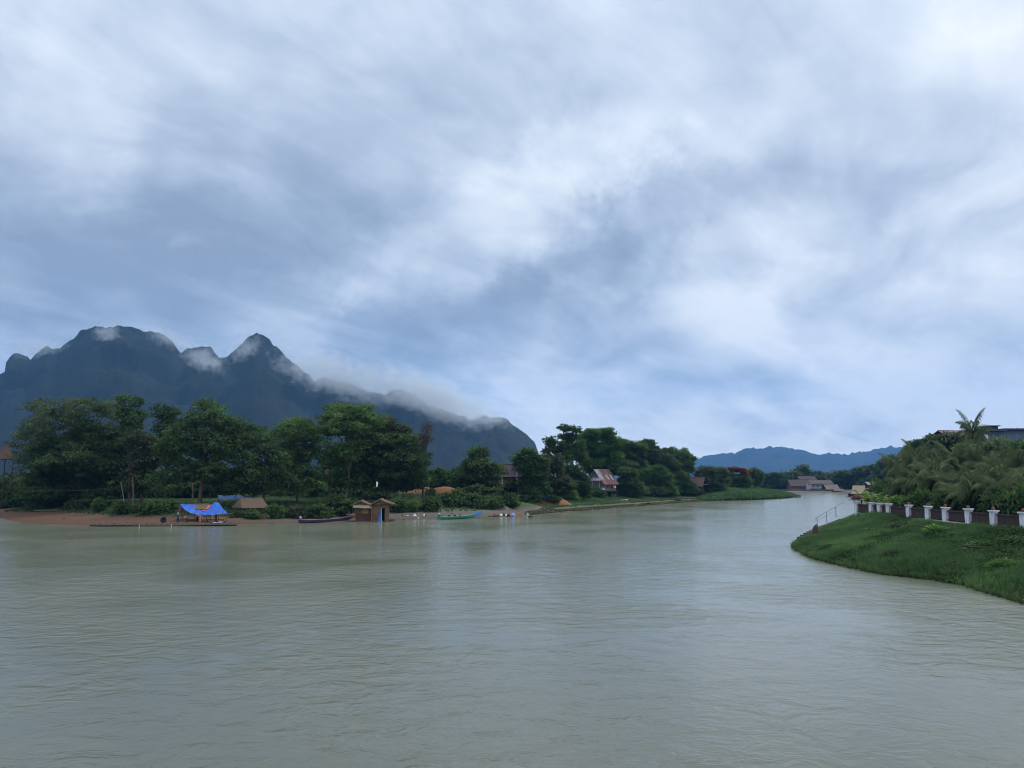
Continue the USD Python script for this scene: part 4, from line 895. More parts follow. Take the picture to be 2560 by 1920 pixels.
def sheet(P, m, parent, name='sheet', thick=.02, label=None):
    """A cloth or sheet through a grid of points (rows, columns, 3), with thickness."""
    P = np.asarray(P, float)
    V, F = grid_mesh(P)
    n = np.array(trimesh.Trimesh(V, np.vstack([F[:, [0, 1, 2]], F[:, [0, 2, 3]]]), process=False).vertex_normals)
    k = len(V)
    F3 = np.vstack([F[:, [0, 1, 2]], F[:, [0, 2, 3]]])
    r, c = P.shape[:2]
    edge = [i for i in range(c)] + [i * c + c - 1 for i in range(1, r)] + [(r - 1) * c + i for i in range(c - 2, -1, -1)] + [i * c for i in range(r - 2, 0, -1)]
    e2 = edge[1:] + edge[:1]
    side = np.array([[a, a + k, b + k] for a, b in zip(edge, e2)] + [[a, b + k, b] for a, b in zip(edge, e2)])
    return part(name, (np.vstack([V, V - n * thick]), np.vstack([F3, F3[:, ::-1] + k, side])), m, parent, label)

def resample(ctrl, nr, nc):
    """Bilinear grid through rows of control points of differing length."""
    rows = []
    for row in ctrl:
        row = np.asarray(row, float)
        t = np.concatenate([[0], np.cumsum(np.linalg.norm(np.diff(row, axis=0), axis=1))]); t /= t[-1]
        rows.append(np.stack([np.interp(np.linspace(0, 1, nc), t, row[:, j]) for j in range(3)], -1))
    rows = np.array(rows)
    q = np.linspace(0, len(rows) - 1, nr)
    i = np.minimum(q.astype(int), len(rows) - 2); f = (q - i)[:, None, None]
    return rows[i] * (1 - f) + rows[i + 1] * f

def thatch_slope(a, b, c, d, m, parent, seed, thick=.16, name='roof_slope', fray=.09):
    """A thatched roof plane: a-b the ridge, c-d the eave below it (a over c), with a frayed lower edge."""
    G = resample([[a, b], [c, d]], 9, 26)
    r = np.random.default_rng(seed)
    dn = (np.asarray(c) - a); dn = dn / np.linalg.norm(dn)
    G[-1] += dn * (r.random(26)[:, None] - .3) * fray * 2
    nrm = np.cross(np.asarray(b) - a, np.asarray(c) - a); nrm /= np.linalg.norm(nrm); nrm *= np.sign(nrm[2]) or 1
    G += nrm * (r.random(G.shape[:2])[..., None] - .5) * .05 - nrm * (np.sin(np.linspace(0, 1, 9) * PI) * .04)[:, None, None]
    return sheet(G, m, parent, name, thick)

# ------------------------------------------------------------------ raft, shelter and huts at the left
RO = on_level(400, 1313)
PALE_WOOD = simple('pale_weathered_wood', (.40, .38, .34), .8, 5, .2)
raft = thing('bamboo_raft', 'long low raft of dark bamboo poles moored along the red sand spit', 'raft', RO)
rr = np.random.default_rng(77)
a0, a1 = on_level(222, 1316) - RO, on_level(594, 1314.5) - RO
u = (a1 - a0) / np.linalg.norm(a1 - a0)
for k in range(8):
    o = np.array([0, .28 * k - .4, .16 + .05 * math.sin(k * 2.1)])
    q0, q1 = a0 + o + u * rr.uniform(-.2, 1.2), a1 + o - u * rr.uniform(-.2, 1.8)
    t = np.linspace(0, 1, 14)[:, None]
    P = q0 + (q1 - q0) * t + np.array([0, 0, .06]) * np.sin(t * 9 + k)
    part('long_pole', tube(P, .13 + .02 * rr.random(14), 7), BAMBOO_DARK, raft, smooth=60)
for k in range(20):
    c = a0 + (a1 - a0) * (k + .5 + .3 * rr.random()) / 20
    part('cross_pole', tube([c + [0, -.55, .37], c + [.1 * rr.normal(), 1.75, .37 + .05 * rr.random()]], .075, 6), BAMBOO_DARK, raft)
for px in (352, 432):
    c = on_level(px, 1317) - RO
    part('mooring_post', tube([c + [0, -.55, -.6], c + [0, -.55, .45]], .07, 7), PALE_WOOD, raft, 'pale mooring post')

SO = np.array([*stand(500, 1306)[:2], 0.25])
SY = SO[1]
def sh(px, py, dy=0.0):
    return at(px, py, SY + dy) - SO
shelter = thing('tarpaulin_shelter', 'open riverside shelter roofed with a sagging bright blue tarpaulin', 'shelter', SO)
G = resample([[sh(450, 1259.5, 3.2), sh(467, 1261, 3.3), sh(484, 1261.5, 3.4), sh(500, 1266, 3.3), sh(514, 1269, 3.1), sh(526, 1262, 3.2), sh(537, 1254.5, 3.4), sh(548, 1257.5, 3.4)],
              [sh(453, 1265, 1.9), sh(470, 1270, 1.7), sh(490, 1275, 1.6), sh(512, 1278, 1.6), sh(535, 1272, 1.7), sh(556, 1270, 1.9)],
              [sh(457, 1270, .6), sh(474, 1282, .2), sh(497, 1288, 0), sh(520, 1287.5, 0), sh(538, 1288.5, 0), sh(555, 1285, .2), sh(569, 1282.5, .5)]], 22, 46)
G[..., 2] += .09 * (fbm(G * [1.3, .9, .0] + 50, 4, 3) - .5) + .05 * np.sin(G[..., 0] * 5.2) * np.linspace(.2, 1, 22)[:, None]
tp = sheet(G, TARP, shelter, 'tarpaulin', .02)
cor = simple('coral_cloth', (.80, .16, .10), .7, 5, .12, .2)
i0, i1 = 1, 12
S = []
for k in range(10):
    t = k / 9
    row, col = 12 - 11 * t, 24 + 10 * t
    c = G[int(round(row)), int(round(col))] + [0, -.05, .07]
    S.append([c + [-.17, 0, 0], c + [.17, 0, .02]])
sheet(np.array(S), cor, shelter, 'coral_strip', .02, 'coral pink strip of cloth lying across the tarpaulin')
back = [[sh(470, 1261, 3.6), sh(524, 1260, 3.6)], [sh(462, 1270, 5.4), sh(530, 1269, 5.4)]]
thatch_slope(back[0][0], back[0][1], back[1][0], back[1][1], THATCH, shelter, 5, .12, 'thatch_roof')
thatch_slope(sh(470, 1261.5, 3.55), sh(524, 1260.5, 3.55), sh(462, 1271, 1.9), sh(528, 1272, 1.9) - [0, 0, .12], THATCH, shelter, 6, .1, 'thatch_roof')
sheet(resample([[sh(448, 1262, 3.0), sh(455, 1266, 1.5)], [sh(443, 1279, 3.0), sh(452, 1282, 1.4)]], 6, 6) + .0, simple('maroon_cloth', (.09, .03, .03), .85, 4, .4), shelter, 'side_cloth', .02, 'dark maroon cloth hanging at the left end')
for (px, dy, pt_) in [(458, .6, 1270), (498, .1, 1287), (538, .1, 1287), (566, .6, 1283), (455, 3.2, 1261), (486, 3.3, 1262), (516, 3.3, 1268), (546, 3.3, 1258), (470, 2, 1270), (527, 1.8, 1276)]:
    b = sh(px, 1306, dy); t_ = sh(px, pt_ + 1, dy)
    part('post', tube([[b[0], b[1], -.7], [t_[0], t_[1], t_[2]]], .055, 6), BAMBOO_DARK, shelter)
part('ridge_pole', tube([sh(536, 1286, .1), sh(584, 1284.5, .3)], .045, 6), BAMBOO, shelter)
part('ridge_pole', tube([sh(408, 1290, .3), sh(460, 1284.5, .6)], .04, 6), BAMBOO, shelter)
fl_ = cat([box(sh(462, 1300)[0] + .27 * k, -.2, .0, sh(462, 1300)[0] + .27 * k + .23, 3.4, .07) for k in range(25)])
part('deck', fl_, BAMBOO_DARK, shelter)
part('bench', cat([box(.6, 1.2, .42, 3.6, 1.6, .5), box(.7, 1.25, .07, .8, 1.55, .42), box(3.4, 1.25, .07, 3.5, 1.55, .42)]), DARKWOOD, shelter)

# coracle-like small boat under the right end of the shelter
def longboat(name, label, stern, bow, beam, free, rise, mats, seed, seats=(.35, .5, .65), prow_len=.2, motor=True, group=None):
    """A slender open river boat from stern to bow: hull with an inner skin, gunwale, seats, floor, prow and long-shaft motor."""
    stern, bow = np.asarray(stern, float), np.asarray(bow, float)
    L = np.linalg.norm((bow - stern)[:2])
    p = thing(name, label, 'boat', stern, math.degrees(math.atan2(bow[1] - stern[1], bow[0] - stern[0])), group)
    t = np.linspace(0, 1, 25)
    wdt = beam / 2 * np.clip(np.interp(t, [0, .06, .3, .6, .85, 1], [.55, .7, 1, .95, .55, .06]), .03, 1)
    keel = np.interp(t, [0, .1, .6, .8, 1], [-.02, -.1, -.1, .02, rise * .72])
    top = free + rise * np.clip((t - .55) / .45, 0, 1) ** 2 + .12 * np.clip((.12 - t) / .12, 0, 1)
    top = np.maximum(top, keel + .05)
    sec = np.array([[-1, 1], [-.93, .5], [-.7, .12], [-.3, 0], [.3, 0], [.7, .12], [.93, .5], [1, 1]])
    out = np.stack([np.repeat((t * L)[:, None], 8, 1), wdt[:, None] * sec[None, :, 0], keel[:, None] + (top - keel)[:, None] * sec[None, :, 1]], -1)
    inn = out.copy(); inn[..., 1] *= .9; inn[..., 2] = keel[:, None] + .05 + (top - keel - .05)[:, None] * sec[None, :, 1]
    ring = np.concatenate([out, inn[:, ::-1], out[:, :1]], 1)
    k1 = int(25 * (1 - prow_len))
    def loft(R):
        V, F = grid_mesh(R)
        F3 = np.vstack([F[:, [0, 1, 2]], F[:, [0, 2, 3]]])
        m = R.shape[1]
        ends = []
        for row, flip in ((0, 1), (R.shape[0] - 1, 0)):
            idx = np.arange(m - 1) + row * m
            tr = np.array([[idx[k], idx[k + 1], idx[m - 2 - k]] for k in range(7)] + [[idx[k + 1], idx[m - 3 - k], idx[m - 2 - k]] for k in range(7)])
            ends.append(tr[:, ::-1] if flip else tr)
        return V, np.vstack([F3] + ends)
    part('hull', loft(ring[:k1 + 1]), mats[0], p, smooth=40)
    part('prow', loft(ring[k1:]), mats[1], p, smooth=40)
    V0, F0 = grid_mesh(np.stack([out[0, :], out[0, ::-1] * [1, 1, 1]], 0)) if False else (None, None)
    tr = hull(np.concatenate([out[0], out[0] + [.06, 0, 0]])); part('transom', tr, mats[0], p)
    for sd in (0, 7):
        g = out[:k1 + 1, sd].copy(); g[:, 2] += .02; g[:, 1] *= 1.02
        part('gunwale', tube(g, .035, 5), mats[2], p)
    fl = np.stack([np.stack([t[2:k1] * L, -wdt[2:k1] * .6, keel[2:k1] + .12], -1), np.stack([t[2:k1] * L, wdt[2:k1] * .6, keel[2:k1] + .12], -1)], 1)
    part('floor', grid_mesh(fl), mats[3], p)
    for q in seats:
        w_ = np.interp(q, t, wdt)
        s_ = part('seat', cat([box(q * L - .16, -w_ * .88, free - .14, q * L + .16, w_ * .88, free - .09)]), mats[3], p)
        part('backrest', box(q * L - .20, -w_ * .6, free - .088, q * L - .14, w_ * .6, free + .24), DARK, s_)
    if motor:
        en = part('engine', cat([hull([(x, y, z) for x in (.05, .5) for y in (-.17, .17) for z in (free + .12, free + .42)] + [(.12, 0, free + .48), (.42, 0, free + .48)]), box(.2, -.06, free - .25, .36, .06, free + .12)]), METAL_DARK, p)
        part('tank', hull([(x, y, z) for x in (.08, .40) for y in (-.15, .15) for z in (free + .49, free + .62)] + [(.24, 0, free + .66)]), WHITE, en)
        part('drive_shaft', tube([(.1, 0, free + .25), (-1.5, .1, .05), (-1.9, .12, -.1)], .03, 6), METAL_DARK, en)
    return p
def paint(name, c, r=.5, v=.15):
    return simple(name, c, r, 3.0, v, .4)
PURP = paint('purple_boat_paint', (.055, .030, .065)); RED = paint('faded_red_paint', (.28, .09, .07)); GREEN = paint('green_boat_paint', (.05, .21, .14)); SKYB = paint('sky_blue_paint', (.05, .27, .58)); GREYW = paint('boat_floor_wood', (.11, .085, .07), .8, .3); MINT = paint('mint_paint', (.26, .46, .36)); PALEP = paint('mauve_trim_paint', (.25, .15, .22))
longboat('longtail_boat', 'purple longtail boat with a red prow beside the thatched floating hut', [*on_level(748, 1309)[:2], .12], [*on_level(888, 1302)[:2], .12], 1.15, .42, .62, (PURP, RED, PALEP, GREYW), 3, (.38, .52), .12)
longboat('longtail_boat', 'green longtail boat with a raised sky blue prow on the gravel beach', [*on_level(1096, 1299.5)[:2], .12], [*on_level(1205, 1294.5)[:2], .16], 1.2, .45, .95, (GREEN, SKYB, MINT, GREYW), 4, (.25, .38, .5), .24)
longboat('small_canoe', 'small dark canoe with a pale rim under the blue tarpaulin', [*on_level(527, 1314.5)[:2], .1], [*on_level(562, 1313)[:2], .1], .9, .40, .2, (DARKWOOD, DARKWOOD, WHITE, GREYW), 5, (.5,), .2, motor=False)

# bamboo walled hut with a thatched gable roof
h = stand(628, 1293)
HY = h[1] + 2.0
hut = thing('bamboo_hut', 'brown thatched hut with a bamboo pole wall right of the blue shelter', 'hut', (h[0], HY, h[2]))
def hp(px, py, dy=0.0):
    return at(px, py, HY + dy) - np.array([h[0], HY, h[2]])
thatch_slope(hp(600, 1246.5, .6), hp(657, 1246.5, .6), hp(606, 1270, -1.9), hp(673, 1269, -1.9), THATCH, hut, 31, .16)
thatch_slope(hp(600, 1246.5, .7), hp(657, 1246.5, .7), hp(592, 1266, 3.2), hp(668, 1266, 3.2), THATCH, hut, 32, .16)
thatch_slope(hp(600, 1248, .55), hp(600.6, 1248, .75), hp(606, 1270, -1.7), hp(580, 1269, 2.6), THATCH, hut, 33, .12, 'roof_end')
rh = np.random.default_rng(9)
ms = []
for px in np.arange(604, 668, 1.9):
    b = hp(px, 1292, -1.2 + .1 * rh.random())
    ms.append(tube([[b[0] + .05 * rh.normal(), b[1], -.4], [b[0], b[1], 1.45 + .35 * rh.random()]], .045 + .012 * rh.random(), 5))
part('bamboo_wall', cat(ms), BAMBOO_DARK, hut)
for px in (606, 624, 645, 668):
    b = hp(px, 1292, -1.35); part('post', tube([[b[0], b[1], -.4], [b[0], b[1], 2.0]], .07, 6), BAMBOO, hut)
    b = hp(px - 4, 1292, 2.6); part('post', tube([[b[0], b[1], -.4], [b[0], b[1], 2.0]], .07, 6), BAMBOO_DARK, hut)
b0, b1 = hp(604, 1280, -1.35), hp(684, 1280, -1.2)
part('rail', tube([b0, b1], .04, 5), BAMBOO, hut)
# old blue sheets strung under the trees behind
t0 = at(588, 1240, 172)
tz = gz(t0[0], 172)
old = thing('blue_sheet', 'dark blue tarpaulin strung under the trees behind the bamboo hut', 'tarpaulin', (t0[0], 172, tz))
def op(px, py, dy=0):
    return at(px, py, 172 + dy) - np.array([t0[0], 172, tz])
G = resample([[op(544, 1237, 2), op(565, 1239.5, 2), op(590, 1237, 2), op(610, 1239, 2), op(632, 1237, 2)], [op(545, 1247, 0), op(568, 1250, 0), op(588, 1247.5, 0), op(612, 1250, 0), op(630, 1246, 0)]], 10, 40)
G[..., 2] += .2 * (fbm(G * .9 + 30, 3, 6) - .5)
sheet(G, TARP_DARK, old, 'cloth', .02)
for px in (546, 589, 630):
    b = op(px, 1240, 0); part('pole', tube([[b[0], b[1], -.4], [b[0], b[1], op(px, 1237)[2]]], .05, 5), BAMBOO_DARK, old)
# bamboo poles
for (px0, py0, px1, py1, lab) in [(331, 1283, 331.5, 1192, 'tall upright pale bamboo pole on the bank left of the blue shelter'), (313, 1285, 301.5, 1206, 'leaning pale bamboo pole beside the upright one'), (482, 1252, 478.5, 1188, 'pale bamboo pole under the bushy giant tree'), (561, 1256, 562, 1221, 'thin bamboo pole behind the right end of the blue shelter'), (290, 1262, 291, 1204, 'faint thin bamboo pole left of the leaning one'), (889, 1252, 885, 1203, 'thin bamboo pole behind the floating hut')]:
    b = stand(px0, py0)
    t_ = at(px1, py1, b[1] + .2)
    p = thing('bamboo_pole', lab, 'pole', b, group=None)
    e = t_ - b
    q = np.linspace(0, 1, 9)[:, None]
    part('culm', tube(q * e + np.array([.12, 0, 0]) * np.sin(q * 3) + [0, 0, -.0], np.linspace(.085, .05, 9), 6), BAMBOO, p, smooth=60)
    part('foot', tube([[0, 0, -.5], [0, 0, .05]], .1, 6), BAMBOO_DARK, p)

# ------------------------------------------------------------------ thatched hut at the water's edge
f0 = np.array([*on_level(930, 1304.5)[:2], 0.0])
FYY = f0[1]
fh = thing('floating_hut', 'thatched hut of woven bamboo standing at the water beside the purple boat', 'hut', f0)
def fp(px, py, dy=0.0):
    return at(px, py, FYY + dy) - f0
# left room, set back, and right room, each with a shallow gable to the river
def wall(px0, px1, py_top, dy, m, name, parent, zb=-.35, th=.09, label=None):
    a, b = fp(px0, py_top, dy), fp(px1, py_top, dy)
    return part(name, box(a[0], a[1], zb, b[0], a[1] + th, a[2]), m, parent, label)
lw = wall(889, 928.5, 1268, .9, WOVEN, 'woven_wall', fh)
for k, px in enumerate(np.linspace(889, 928, 7)):
    a = fp(px, 1268, .86); part('stud', box(a[0] - .035, a[1] - .05, -.3, a[0] + .035, a[1] - .004, a[2]), BAMBOO, lw)
a, b = fp(906, 1272, .84), fp(921, 1285, .84)
part('yellow_panel', box(a[0], a[1], b[2], b[0], a[1] + .04, a[2]), paint('ochre_panel', (.40, .25, .055), .8, .25), lw, 'ochre yellow panel on the left wall')
a, b = fp(890, 1284, .80), fp(928, 1303, .80)
part('skirt_board', box(a[0], a[1], -.3, b[0], a[1] + .03, a[2]), paint('red_stained_boards', (.105, .042, .03), .85, .4), lw, 'dark red stained lower boards')
mw = wall(929, 953, 1263, -.05, WOVEN, 'woven_wall', fh)
a, b = fp(929.5, 1284, -.09), fp(950, 1304, -.09)
part('skirt_board', box(a[0], a[1], -.3, b[0], a[1] + .03, a[2]), paint('red_stained_boards_2', (.13, .048, .032), .85, .4), mw, 'dark red stained lower boards')
for px in (930, 936.5, 943, 951):
    a = fp(px, 1264, -.10); part('stud', box(a[0] - .03, a[1] - .05, -.3, a[0] + .03, a[1] - .02, a[2]), BAMBOO, mw)
wall(964, 973, 1262, -.05, WOVEN, 'woven_wall', fh)
a, b = fp(953, 1262.5, -.05), fp(964, 1270.5, -.05)
part('lintel', box(a[0] + .002, a[1], b[2], b[0] - .002, a[1] + .09, a[2]), WOVEN, fh)
part('door_frame', cat([box(fp(953, 1270, -.1)[0] + .01, -.16, -.3, fp(953, 1270, -.1)[0] + .09, -.055, b[2]), box(fp(964, 1270)[0] - .09, -.16, -.3, fp(964, 1270)[0] - .01, -.055, b[2])]), BAMBOO, fh)
a, b = fp(929, 1270, 2.6), fp(973, 1270, 2.6)
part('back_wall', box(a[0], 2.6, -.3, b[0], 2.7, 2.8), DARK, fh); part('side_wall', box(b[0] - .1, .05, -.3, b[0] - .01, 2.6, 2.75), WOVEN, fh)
part('side_wall', box(fp(889, 1270, .9)[0], 1.0, -.3, fp(889, 1270, .9)[0] + .09, 3.0, 2.6), WOVEN, fh)
part('deck', box(fp(887, 1300)[0], -.3, -.02, fp(980, 1300)[0], 3.1, .10), BAMBOO_DARK, fh)
for px in (890, 905, 922, 940, 958, 975):
    part('float_log', tube([[fp(px, 1304)[0], -.4, -.12], [fp(px, 1304)[0], 3.2, -.12]], .13, 7), BAMBOO_DARK, fh)
bl = np.array([fp(952.5, 1271.5, -.12), fp(943, 1306, -.5), fp(954.5, 1306, -.55)])
part('blue_board', hull(np.vstack([bl, bl + [0, .05, 0]])), paint('blue_board_paint', (.05, .12, .30), .6, .25), fh, 'leaning blue triangular board by the doorway')
part('white_edge', tube([bl[0] + [.03, -.03, 0], bl[2] + [.03, -.03, 0]], .04, 5), WHITE, fh)
# roofs: slopes left and right of each ridge running back from the river
def gable_roof(lx, rx, ey, peakx, peaky, dy0, dy1, m, seed, eyr=None):
    P0, P1 = fp(peakx, peaky, dy0), fp(peakx, peaky, dy0); P1 = P0 + [0, dy1 - dy0, 0]
    Lf = fp(lx, ey, dy0); Lb = Lf + [0, dy1 - dy0, 0]
    Rf = fp(rx, eyr or ey, dy0); Rb = Rf + [0, dy1 - dy0, 0]
    thatch_slope(P0, P1, Lf, Lb, m, fh, seed, .2, fray=.2); thatch_slope(P0, P1, Rf, Rb, m, fh, seed + 1, .2, fray=.2)
    part('gable', hull([P0 + [0, .35, -.16], Lf + [.35, .35, 0], Rf + [-.35, .35, 0], P0 + [0, .42, -.16], Lf + [.35, .42, 0], Rf + [-.35, .42, 0]]), WOVEN, fh)
gable_roof(881, 931, 1263, 904, 1252.5, .35, 3.5, THATCH, 41)
gable_roof(927, 980, 1262.5, 952, 1248.5, -.75, 3.2, THATCH, 43, 1259)
thatch_slope(fp(884, 1262, .5), fp(930, 1262.5, .5), fp(881.5, 1268, -.2), fp(929, 1270.5, -.2), THATCH_TAN, fh, 45, .08, 'eave_strip')
dr = thing('oil_drum', 'dark rusty drum lying on the beach against the floating hut', 'drum', stand(978, 1303.5) + [0, 0, .42])
m = lathe([(0, -.55), (.40, -.55), (.42, -.52), (.40, -.49), (.40, -.2), (.42, -.18), (.40, -.16), (.40, .16), (.42, .18), (.40, .2), (.40, .49), (.42, .52), (.40, .55), (0, .55)], 18); m.apply_transform(trimesh.transformations.rotation_matrix(PI / 2, [0, 1, 0])); m.apply_transform(trimesh.transformations.rotation_matrix(.3, [0, 0, 1]))
part('barrel', m, simple('rusty_drum', (.06, .045, .03), .7, 4, .5, .3), dr, smooth=40)
m = lathe([(0, 0), (.05, 0), (.05, .03), (0, .03)], 8); m.apply_translation([.15, -.32, .3]); part('bung', m, METAL_DARK, dr)

# ------------------------------------------------------------------ houses of the far bank
def frame_house(name, label, loc, rotz, w, d, z_floor, z_eave, z_ridge, wall_m, roof_m, over=.7, posts=True, windows=(), sheets=None, ridge_along='x', cat_='house', group=None, door=True, col_m=None):
    """A house on posts: floor, four walls, framed windows, gable roof along x; z values above its own ground."""
    p = thing(name, label, cat_, loc, rotz, group)
    if posts:
        for x in np.linspace(-w / 2 + .15, w / 2 - .15, 4):
            for y in (-d / 2 + .15, d / 2 - .15):
                part('post', tube([[x, y, -.8], [x, y, z_floor]], .10, 7), col_m or PLANK, p)
    part('floor', box(-w / 2 - .3, -d / 2 - .8, z_floor, w / 2 + .3, d / 2 + .3, z_floor + .16), DARKWOOD, p)
    z0 = z_floor + .162
    fw = part('wall', box(-w / 2, -d / 2, z0, w / 2, -d / 2 + .1, z_eave), wall_m, p)
    part('wall', box(-w / 2, d / 2 - .1, z0, w / 2, d / 2, z_eave), wall_m, p)
    for s in (-1, 1):
        x = s * (w / 2 - .05)
        part('wall', box(x - .05, -d / 2 + .102, z0, x + .05, d / 2 - .102, z_eave), wall_m, p)
        part('gable', hull([(x - .05, -d / 2, z_eave + .002), (x - .05, d / 2, z_eave + .002), (x - .05, 0, z_ridge - .1), (x + .05, -d / 2, z_eave + .002), (x + .05, d / 2, z_eave + .002), (x + .05, 0, z_ridge - .1)]), wall_m, p)
    n = max(6, int(w / .35))
    for k in range(n):
        x = -w / 2 + (k + .5) * w / n
        if k % 2 == 0:
            part('batten', box(x - .025, -d / 2 - .03, z0, x + .025, -d / 2 - .003, z_eave - .01), wall_m, fw)
    for (x, z, ww, hh) in windows:
        f = part('window', cat([box(x - ww / 2 - .06, -d / 2 - .08, z - hh / 2 - .06, x + ww / 2 + .06, -d / 2 - .035, z - hh / 2), box(x - ww / 2 - .06, -d / 2 - .08, z + hh / 2, x + ww / 2 + .06, -d / 2 - .035, z + hh / 2 + .06), box(x - ww / 2 - .06, -d / 2 - .08, z - hh / 2 + .001, x - ww / 2, -d / 2 - .035, z + hh / 2 - .001), box(x + ww / 2, -d / 2 - .08, z - hh / 2 + .001, x + ww / 2 + .06, -d / 2 - .035, z + hh / 2 - .001)]), DARKWOOD, p)
        part('pane', box(x - ww / 2 + .002, -d / 2 - .05, z - hh / 2 + .002, x + ww / 2 - .002, -d / 2 - .036, z + hh / 2 - .002), GLASS, f)
    rise = z_ridge - z_eave
    sl = rise / (d / 2)
    ye, ze = d / 2 + over, z_eave - sl * over
    for s in (-1, 1):
        a, b = np.array([-w / 2 - over, 0, z_ridge]), np.array([w / 2 + over, 0, z_ridge])
        c, e = np.array([-w / 2 - over, s * ye, ze]), np.array([w / 2 + over, s * ye, ze])
        if sheets:
            nx, ny = sheets
            r = np.random.default_rng(17 + s)
            for i in range(nx):
                for j in range(ny):
                    q = lambda u, v: (a * (1 - u) + b * u) * (1 - v) + (c * (1 - u) + e * u) * v
                    u0, u1, v0, v1 = i / nx, (i + 1.06) / nx, j / ny, min((j + 1.07) / ny, 1.02)
                    g = np.array([[q(u, v) + [0, 0, .05 + .03 * (ny - j) * .6 * 0 + .02 * (1 - (v - v0) / (v1 - v0)) * 0 + .028 * ((k % 2) - .5) + .012 * (i % 2) + .03 * (v - v0) / (v1 - v0)] for k, u in enumerate(np.linspace(u0, u1, 9))] for v in (v0, v1)])
                    kind = 2 if (j == 1 and r.random() < .34) or r.random() < .05 else (1 if r.random() < .35 else 0)
                    if j == 0 and (i == 0 or r.random() < .2): kind = 2
                    sheet(g, RUST[kind], p, 'roof_sheet', .012)
        else:
            sheet(resample([[a, b], [c, e]], 3, 6), roof_m, p, 'roof_slope', .10)
    part('ridge_cap', tube([[-w / 2 - over, 0, z_ridge + .06], [w / 2 + over, 0, z_ridge + .06]], .09, 6), RUST[2] if sheets else roof_m, p)
    return p

# stilt house half hidden under the trees
x = at(846, HORIZON, 188)[0]; g0 = gz(x, 188)
ss = frame_house('stilt_house', 'small grey plank stilt house in the shade under the tall umbrella tree', (x, 188, g0), 8, 4.2, 3.6, at(846, 1214, 188)[2] - g0, at(846, 1182, 188)[2] - g0, at(846, 1168, 188)[2] - g0, PLANK, BROWN_ROOF, windows=[(-1.3, at(846, 1193, 188)[2] - g0, .55, .8), (.6, at(846, 1193, 188)[2] - g0, .55, .8)])
zf = at(846, 1214, 188)[2] - g0
part('ladder', cat([bar([-2.6, -2.6, -.3], [-1.7, -2.5, zf], .07), bar([-2.6, -2.1, -.3], [-1.7, -2.0, zf], .07)] + [bar([-2.6 + .9 * t, -2.6 + .1 * t, -.3 + (zf + .3) * t], [-2.6 + .9 * t, -2.1 + .1 * t, -.3 + (zf + .3) * t], .05) for t in np.linspace(.1, .9, 7)]), PLANK, ss)
# purple roofed house
x = at(1266, HORIZON, 236)[0]; g0 = gz(x, 236)
pr = frame_house('balcony_house', 'brick house with a purple brown roof between two lone dark trees', (x, 236, g0), -14, 8.6, 6.5, at(0, 1212, 236)[2] - g0, at(0, 1185, 236)[2] - g0, at(0, 1161, 236)[2] - g0, BRICK, PURPLE_ROOF, 1.0, col_m=BRICK, windows=[(-1.6, at(0, 1198, 236)[2] - g0, .8, 1.1)])
for xx in (-.2, 4.0):
    part('balcony_column', tube([[xx, -3.95, at(0, 1212, 236)[2] - g0 + .17], [xx, -3.95, at(0, 1186, 236)[2] - g0 + .5]], .07, 8), WHITE, pr, 'white balcony column')
part('balustrade', cat([bar([-4.5, -3.98, at(0, 1203, 236)[2] - g0], [4.5, -3.98, at(0, 1203, 236)[2] - g0], .08)] + [bar([q, -3.98, at(0, 1212, 236)[2] - g0 + .1], [q, -3.98, at(0, 1203, 236)[2] - g0], .05) for q in np.arange(-4.4, 4.5, .35)]), BRICK, pr)
# rusty roofed house
RH = stand(1506, 1243)
rx_, ry_ = at(1504, HORIZON, RH[1] + 6)[0], RH[1] + 6
g0 = gz(rx_, ry_)
zz = lambda py: at(0, py, ry_)[2] - g0
rust = frame_house('rusty_roof_house', 'open stilt house with a patched red and grey sheet metal roof', (rx_, ry_, g0), 47, 7.4, 7.0, zz(1228), zz(1204), zz(1174), PLANK, RUST[0], .8, sheets=(8, 3), windows=[(-1.2, (zz(1228) + zz(1206)) / 2, .8, .9), (1.2, (zz(1228) + zz(1206)) / 2, .8, .9)])
za = zz(1201)
sheet(resample([[(-4.5, -3.4, za + .9), (-4.5, 3.4, za + .9)], [(-5.7, -4.0, za - .1), (-5.7, 4.0, za - .1)]], 3, 20) + np.array([0, 0, .0]), RUST[2], rust, 'skirt_roof', .03, 'grey sheet metal skirt roof under the gable')
for yy in (-3.2, 0, 3.2):
    part('column', tube([[-5.4, yy, -.5], [-5.4, yy, za - .05]], .07, 8), PALE_WOOD, rust, 'pale painted column')
wz = part('washing_line', tube([[-1.0, -4.4, zz(1214)], [3.2, -4.12, zz(1213)]], .02, 4), METAL_DARK, rust)
for k, xx in enumerate((1.3, 2.4)):
    zt = zz(1214)
    part('washing', box(xx - .3, -4.37 + .06 * xx, zt - .7 - .15 * (k % 2), xx + .3, -4.33 + .06 * xx, zt - .03), WHITE if k % 2 else paint(f'cloth_{k}', (.30, .32, .38), .9), wz)
um = thing('parasol', 'blue and white parasol on a thin pole in front of the rusty roofed house', 'parasol', stand(1507, 1244))
uz = at(1507, 1219.5, stand(1507, 1244)[1])[2] - stand(1507, 1244)[2]
part('pole', tube([[0, 0, -.4], [0, 0, uz]], .035, 6), BAMBOO, um)
for k in range(8):
    a0_, a1_ = k * PI / 4, (k + 1) * PI / 4
    m = hull([(0, 0, uz + .02), (0, 0, uz - .06)] + [(1.05 * math.cos(a), 1.05 * math.sin(a), uz - .52 - q) for a in (a0_, a1_) for q in (0, .03)])
    part('canopy_panel', m, paint('parasol_blue', (.07, .25, .60), .7) if k % 3 else WHITE, um) if k in (0, 1) else part('canopy_panel', m, '/World/Looks/parasol_blue' if k % 3 else WHITE, um)
